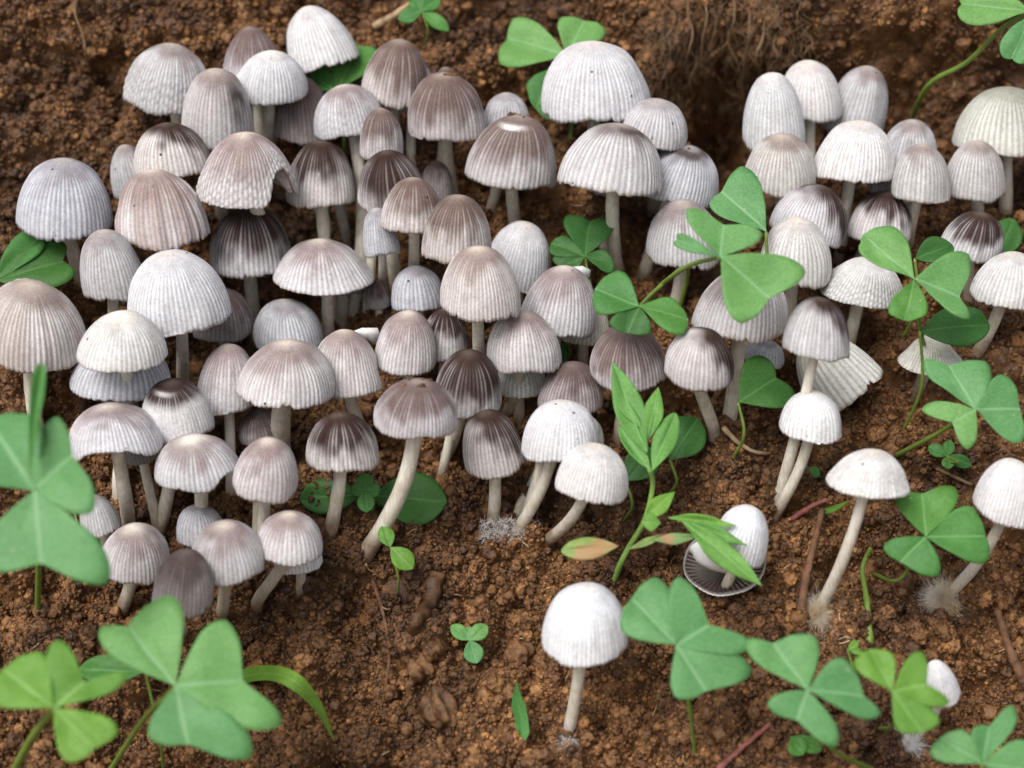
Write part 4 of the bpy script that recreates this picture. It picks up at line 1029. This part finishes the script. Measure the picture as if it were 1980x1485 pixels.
VV, FF = [], []; no = 0
for k in range(120):
    x = rr_.uniform(0, 1980); y = rr_.uniform(900, 1480) if k % 3 else rr_.uniform(0, 400)
    a = rr_.uniform(0, 6.28); ln = rr_.uniform(12, 46); pts = []
    for q in range(4):
        pts.append(np.array(at(x, y, gdepth(x, y) - 0.0006))); a += rr_.normal() * 0.5; x += math.cos(a) * ln / 3; y += math.sin(a) * ln / 3
    V, F = tube(bez(pts, 9), np.linspace(1, .6, 9) * rr_.uniform(0.00005, 0.00016), 5)
    VV.append(V); FF += [f + no for f in F]; no += len(V)
F4 = np.concatenate([f for f in FF if f.shape[1] == 4]); F3 = np.concatenate([f for f in FF if f.shape[1] == 3])
o = obj('plant_fibres', mesh_np('plant_fibres', np.vstack(VV), [F4, F3]), MAT_STRAW); o['kind'] = 'stuff'
tag(o, 'short dry plant fibres scattered over the soil', 'plant litter')

# overturned cap with dark gills
def fallen_cap():
    c = (1402, 1088); dep = gdepth(*c) - 0.006; P = at(*c, dep); px = dep / PXF; R = 80 * px
    g = ground_hit(1395, 1150)[0]
    rt = root('fallen_mushroom_cap', g, 'overturned broken mushroom cap showing dark brown gills under the white mushroom', 'mushroom cap')
    n_ = (-FWD * 0.45 + Vector((-0.15, 0, 0.85))).normalized(); q = n_.to_track_quat('Z', 'Y').to_matrix(); Mq = np.array(q)
    nth = 220; th = np.linspace(0, 2 * np.pi, nth, endpoint=False); t = np.linspace(0.03, 1, 18)
    T, TH_ = np.meshgrid(t, th, indexing='ij'); rib = 0.5 + 0.5 * np.cos(52 * TH_)
    sh = 1 + 0.06 * vnoise(np.cos(TH_) * 2 + 5, np.sin(TH_) * 2 + 5, 4)
    z = 0.30 * R * T ** 2.2 - 0.30 * R + 0.02 * R * rib * T
    top = np.stack([R * T * sh * np.cos(TH_), R * T * sh * np.sin(TH_), z + 0.0004], -1).reshape(-1, 3)
    bot = top - np.array([0, 0, 0.0006])
    col = np.tile(np.array([0.66, 0.63, 0.60, 1.0]), (len(top) * 2, 1)); col[:len(top), :3] = np.where((T.reshape(-1, 1) > 0.95), 0.66, np.array([[0.085, 0.055, 0.05]]))
    k = np.arange(nth); k2 = (k + 1) % nth; o_ = len(top); e = 17 * nth
    V = np.vstack([top, bot]) @ Mq.T + np.array(P - g)
    me = mesh_np('cap', V, [grid_faces(18, nth, True), grid_faces(18, nth, True, o_, True), np.stack([e + k2, e + k, e + o_ + k, e + o_ + k2], -1)]); attr(me, 'pigment', 'FLOAT_COLOR', col)
    cap = obj('cap', me, MAT_CAP, rt)
    V, F = [], []
    for a in np.linspace(0, 2 * np.pi, 46, endpoint=False):
        b0 = len(V)
        for s in np.linspace(0.16, 0.97, 7):
            zz = 0.30 * R * s ** 2.2 - 0.30 * R + 0.0004; hgt = 0.11 * R * math.sin(math.pi * min(1, s * 0.9 + 0.08)) + 0.02 * R
            V += [(R * s * math.cos(a), R * s * math.sin(a), zz), (R * s * math.cos(a), R * s * math.sin(a), zz + hgt)]
        for s in range(6): F.append((b0 + 2 * s, b0 + 2 * s + 1, b0 + 2 * s + 3, b0 + 2 * s + 2))
    gl = obj('gills', mesh_np('gills', np.array(V) @ Mq.T + np.array(P - g), [np.array(F)], False), MAT_GILL_PALE, cap); gl['kind'] = 'stuff'
    V, F = tube(bez([np.array(at(1350, 1055, dep - 0.004) - g), np.array(at(1368, 1080, dep - 0.005) - g), np.array(at(1405, 1098, dep - 0.003) - g)], 14), np.linspace(20, 13, 14) * px, 10, .15, 5)
    obj('torn_flesh', mesh_np('torn_flesh', V, F), MAT_SHRED, rt)
fallen_cap()

def shred(label, pts, d):
    P = [np.array(at(x, y, d + 0.0006 * k)) for k, (x, y) in enumerate(pts)]
    g = P[0]; V = np.array(P) - g; n = len(V); nb = np.array(FWD) * 0.0006
    c = V.mean(0) - np.array(FWD) * 0.0006
    V = np.vstack([V, V + nb, c[None]]); k = np.arange(n); k2 = (k + 1) % n
    me = mesh_np('cap_shred', V, [np.stack([k, k2, k2 + n, k + n], -1), np.stack([k2, k, np.full(n, 2 * n)], -1)])
    o = obj('cap_shred', me, MAT_SHRED, None, Vector(g)); tag(o, label, 'mushroom piece', 'torn white scraps of mushroom')
mu = {m['label']: m for m in MU}

def find(t): return [m for m in MU if t in m['label']][0]
shred('white torn scrap of cap lodged behind the rounded pinkish mushroom', [(1098, 528), (1108, 516), (1126, 514), (1142, 522), (1140, 536), (1118, 548)], find('rounded pinkish mushroom beside')['dep'] + 0.004)
shred('white torn scrap between the pinkish brown and ribbed domes', [(684, 640), (700, 634), (730, 634), (735, 650), (728, 668), (706, 656)], find('pinkish grey ribbed dome')['dep'] + 0.005)

def clod(label, px, py, r, lift, seed):
    bm = bmesh.new(); bmesh.ops.create_icosphere(bm, subdivisions=4, radius=1.0)
    d = gdepth(px, py); R = r * d / PXF; rs = np.random.default_rng(seed); o3 = rs.uniform(0, 40, 3)
    for v in bm.verts:
        c = v.co
        f = 1 + 0.42 * 2 * float(vnoise(np.array(c.x * 1.6 + o3[0] + c.z), np.array(c.y * 1.6 + o3[1] - c.z * .7), seed)) + 0.22 * 2 * float(vnoise(np.array(c.x * 5 + o3[1] + c.z * 3), np.array(c.y * 5 + o3[2] - 3 * c.z), seed + 1))
        v.co = c * R * f
    me = bpy.data.meshes.new('soil_clod'); bm.to_mesh(me); bm.free(); me.polygons.foreach_set('use_smooth', np.ones(len(me.polygons), bool))
    o = obj('soil_clod', me, MAT_SOIL, None, at(px, py, d - lift * .001)); tag(o, label, 'soil clod', 'clods of soil'); return o
clod('small orange soil clod caught between caps beside the dull clover leaflet', 1487, 402, 15, 5, 1)
clod('knobbly soil clod beside the crooked soil-coated root stub', 765, 1150, 26, 1.2, 2)
clod('smooth round soil clod below the crooked root stub', 838, 1258, 22, 1.2, 3)
clod('flat soil clod between the crooked root stub and tiny four-leaved seedling', 812, 1290, 24, 1.0, 6)
clod('lumpy soil clod between the tiny four-leaved seedling and the lone white mushroom', 1005, 1262, 30, 1.2, 4)
clod('broad soil clod left of the short upright grass blade', 848, 1372, 34, 1.2, 5)

# loose crumbs over the soil: geometry-node instances of a few lumpy grains
def soil_crumbs():
    rs = np.random.default_rng(4)
    n = 300000
    Hf = GV[m_lo_s:m_hi_s, m_lo_x:m_hi_x]
    qx = QX[m_lo_s:m_hi_s, m_lo_x:m_hi_x]; qy = QY[m_lo_s:m_hi_s, m_lo_x:m_hi_x]
    dens = 0.75 + 0.5 * sstep(900, 1250, qy) + 0.35 * (1 - sstep(100, 500, qx)) + 1.1 * fbm(FX * 120, FS * 120, 91, 2)
    dens = np.clip(dens, 0.05, 2).ravel(); dens /= dens.sum()
    idx = rs.choice(dens.size, n, p=dens)
    P = Hf.reshape(-1, 3)[idx] + rs.normal(size=(n, 3)) * 0.0002
    size = 0.00018 * (1 - rs.random(n) * 0.9985) ** (-0.31); size = np.minimum(size, 0.0016)
    P = P + np.array([0, -0.6, 0.75]) * (size * rs.uniform(-0.2, 0.7, n))[:, None]
    if CRUMB_EXTRA:
        P = np.vstack([P, np.array([c[0] for c in CRUMB_EXTRA])]); size = np.concatenate([size, [c[1] for c in CRUMB_EXTRA]])
    me = bpy.data.meshes.new('soil_crumbs'); me.vertices.add(len(P)); me.vertices.foreach_set('co', P.astype(np.float32).ravel())
    attr(me, 'csize', 'FLOAT', size.astype(np.float32)); attr(me, 'crot', 'FLOAT_VECTOR', rs.uniform(0, 6.28, (len(P), 3)))
    o = obj('soil_crumbs', me, MAT_CRUMB); o['kind'] = 'stuff'; tag(o, 'loose reddish brown crumbs of moist soil', 'soil')
    ng = bpy.data.node_groups.new('crumb_nodes', 'GeometryNodeTree')
    ng.interface.new_socket('Geometry', in_out='INPUT', socket_type='NodeSocketGeometry'); ng.interface.new_socket('Geometry', in_out='OUTPUT', socket_type='NodeSocketGeometry')
    nn = ng.nodes; ln = ng.links
    gi = nn.new('NodeGroupInput'); go = nn.new('NodeGroupOutput'); g2i = nn.new('GeometryNodeGeometryToInstance')
    for k in range(5):
        ic = nn.new('GeometryNodeMeshIcoSphere'); ic.inputs['Radius'].default_value = 1.0; ic.inputs['Subdivisions'].default_value = 3
        nz = nn.new('ShaderNodeTexNoise'); nz.noise_dimensions = '4D'; nz.inputs['W'].default_value = k * 3.7; nz.inputs['Scale'].default_value = 1.5; nz.inputs['Detail'].default_value = 3.0
        sub = nn.new('ShaderNodeVectorMath'); sub.operation = 'SUBTRACT'; sub.inputs[1].default_value = (0.5, 0.5, 0.5); ln.new(nz.outputs['Color'], sub.inputs[0])
        sc = nn.new('ShaderNodeVectorMath'); sc.operation = 'SCALE'; sc.inputs['Scale'].default_value = 1.7; ln.new(sub.outputs[0], sc.inputs[0])
        nz2 = nn.new('ShaderNodeTexNoise'); nz2.noise_dimensions = '4D'; nz2.inputs['W'].default_value = k * 5.1; nz2.inputs['Scale'].default_value = 4.5; nz2.inputs['Detail'].default_value = 2.0
        sub2 = nn.new('ShaderNodeVectorMath'); sub2.operation = 'SUBTRACT'; sub2.inputs[1].default_value = (0.5, 0.5, 0.5); ln.new(nz2.outputs['Color'], sub2.inputs[0])
        ad = nn.new('ShaderNodeVectorMath'); ad.operation = 'MULTIPLY_ADD'; ad.inputs[1].default_value = (0.9, 0.9, 0.9); ln.new(sub2.outputs[0], ad.inputs[0]); ln.new(sc.outputs[0], ad.inputs[2])
        sp = nn.new('GeometryNodeSetPosition'); ln.new(ic.outputs['Mesh'], sp.inputs['Geometry']); ln.new(ad.outputs[0], sp.inputs['Offset'])
        sm = nn.new('GeometryNodeSetMaterial'); sm.inputs['Material'].default_value = MAT_CRUMB; ln.new(sp.outputs[0], sm.inputs['Geometry'])
        ss = nn.new('GeometryNodeSetShadeSmooth'); ln.new(sm.outputs[0], ss.inputs['Geometry'])
        ln.new(ss.outputs[0], g2i.inputs[0])
    iop = nn.new('GeometryNodeInstanceOnPoints'); iop.inputs['Pick Instance'].default_value = True
    a1 = nn.new('GeometryNodeInputNamedAttribute'); a1.data_type = 'FLOAT'; a1.inputs['Name'].default_value = 'csize'
    a2 = nn.new('GeometryNodeInputNamedAttribute'); a2.data_type = 'FLOAT_VECTOR'; a2.inputs['Name'].default_value = 'crot'
    ri = nn.new('FunctionNodeRandomValue'); ri.data_type = 'INT'
    for s in ri.inputs:
        if s.name == 'Max' and s.type == 'INT': s.default_value = 4
        if s.name == 'Min' and s.type == 'INT': s.default_value = 0
    ln.new(gi.outputs[0], iop.inputs['Points']); ln.new(g2i.outputs[0], iop.inputs['Instance'])
    ln.new([s for s in ri.outputs if s.type == 'INT'][0], iop.inputs['Instance Index'])
    ln.new(a1.outputs[0], iop.inputs['Scale']); ln.new(a2.outputs[0], iop.inputs['Rotation'])
    ln.new(iop.outputs[0], go.inputs[0])
    md = o.modifiers.new('crumbs', 'NODES'); md.node_group = ng
soil_crumbs()
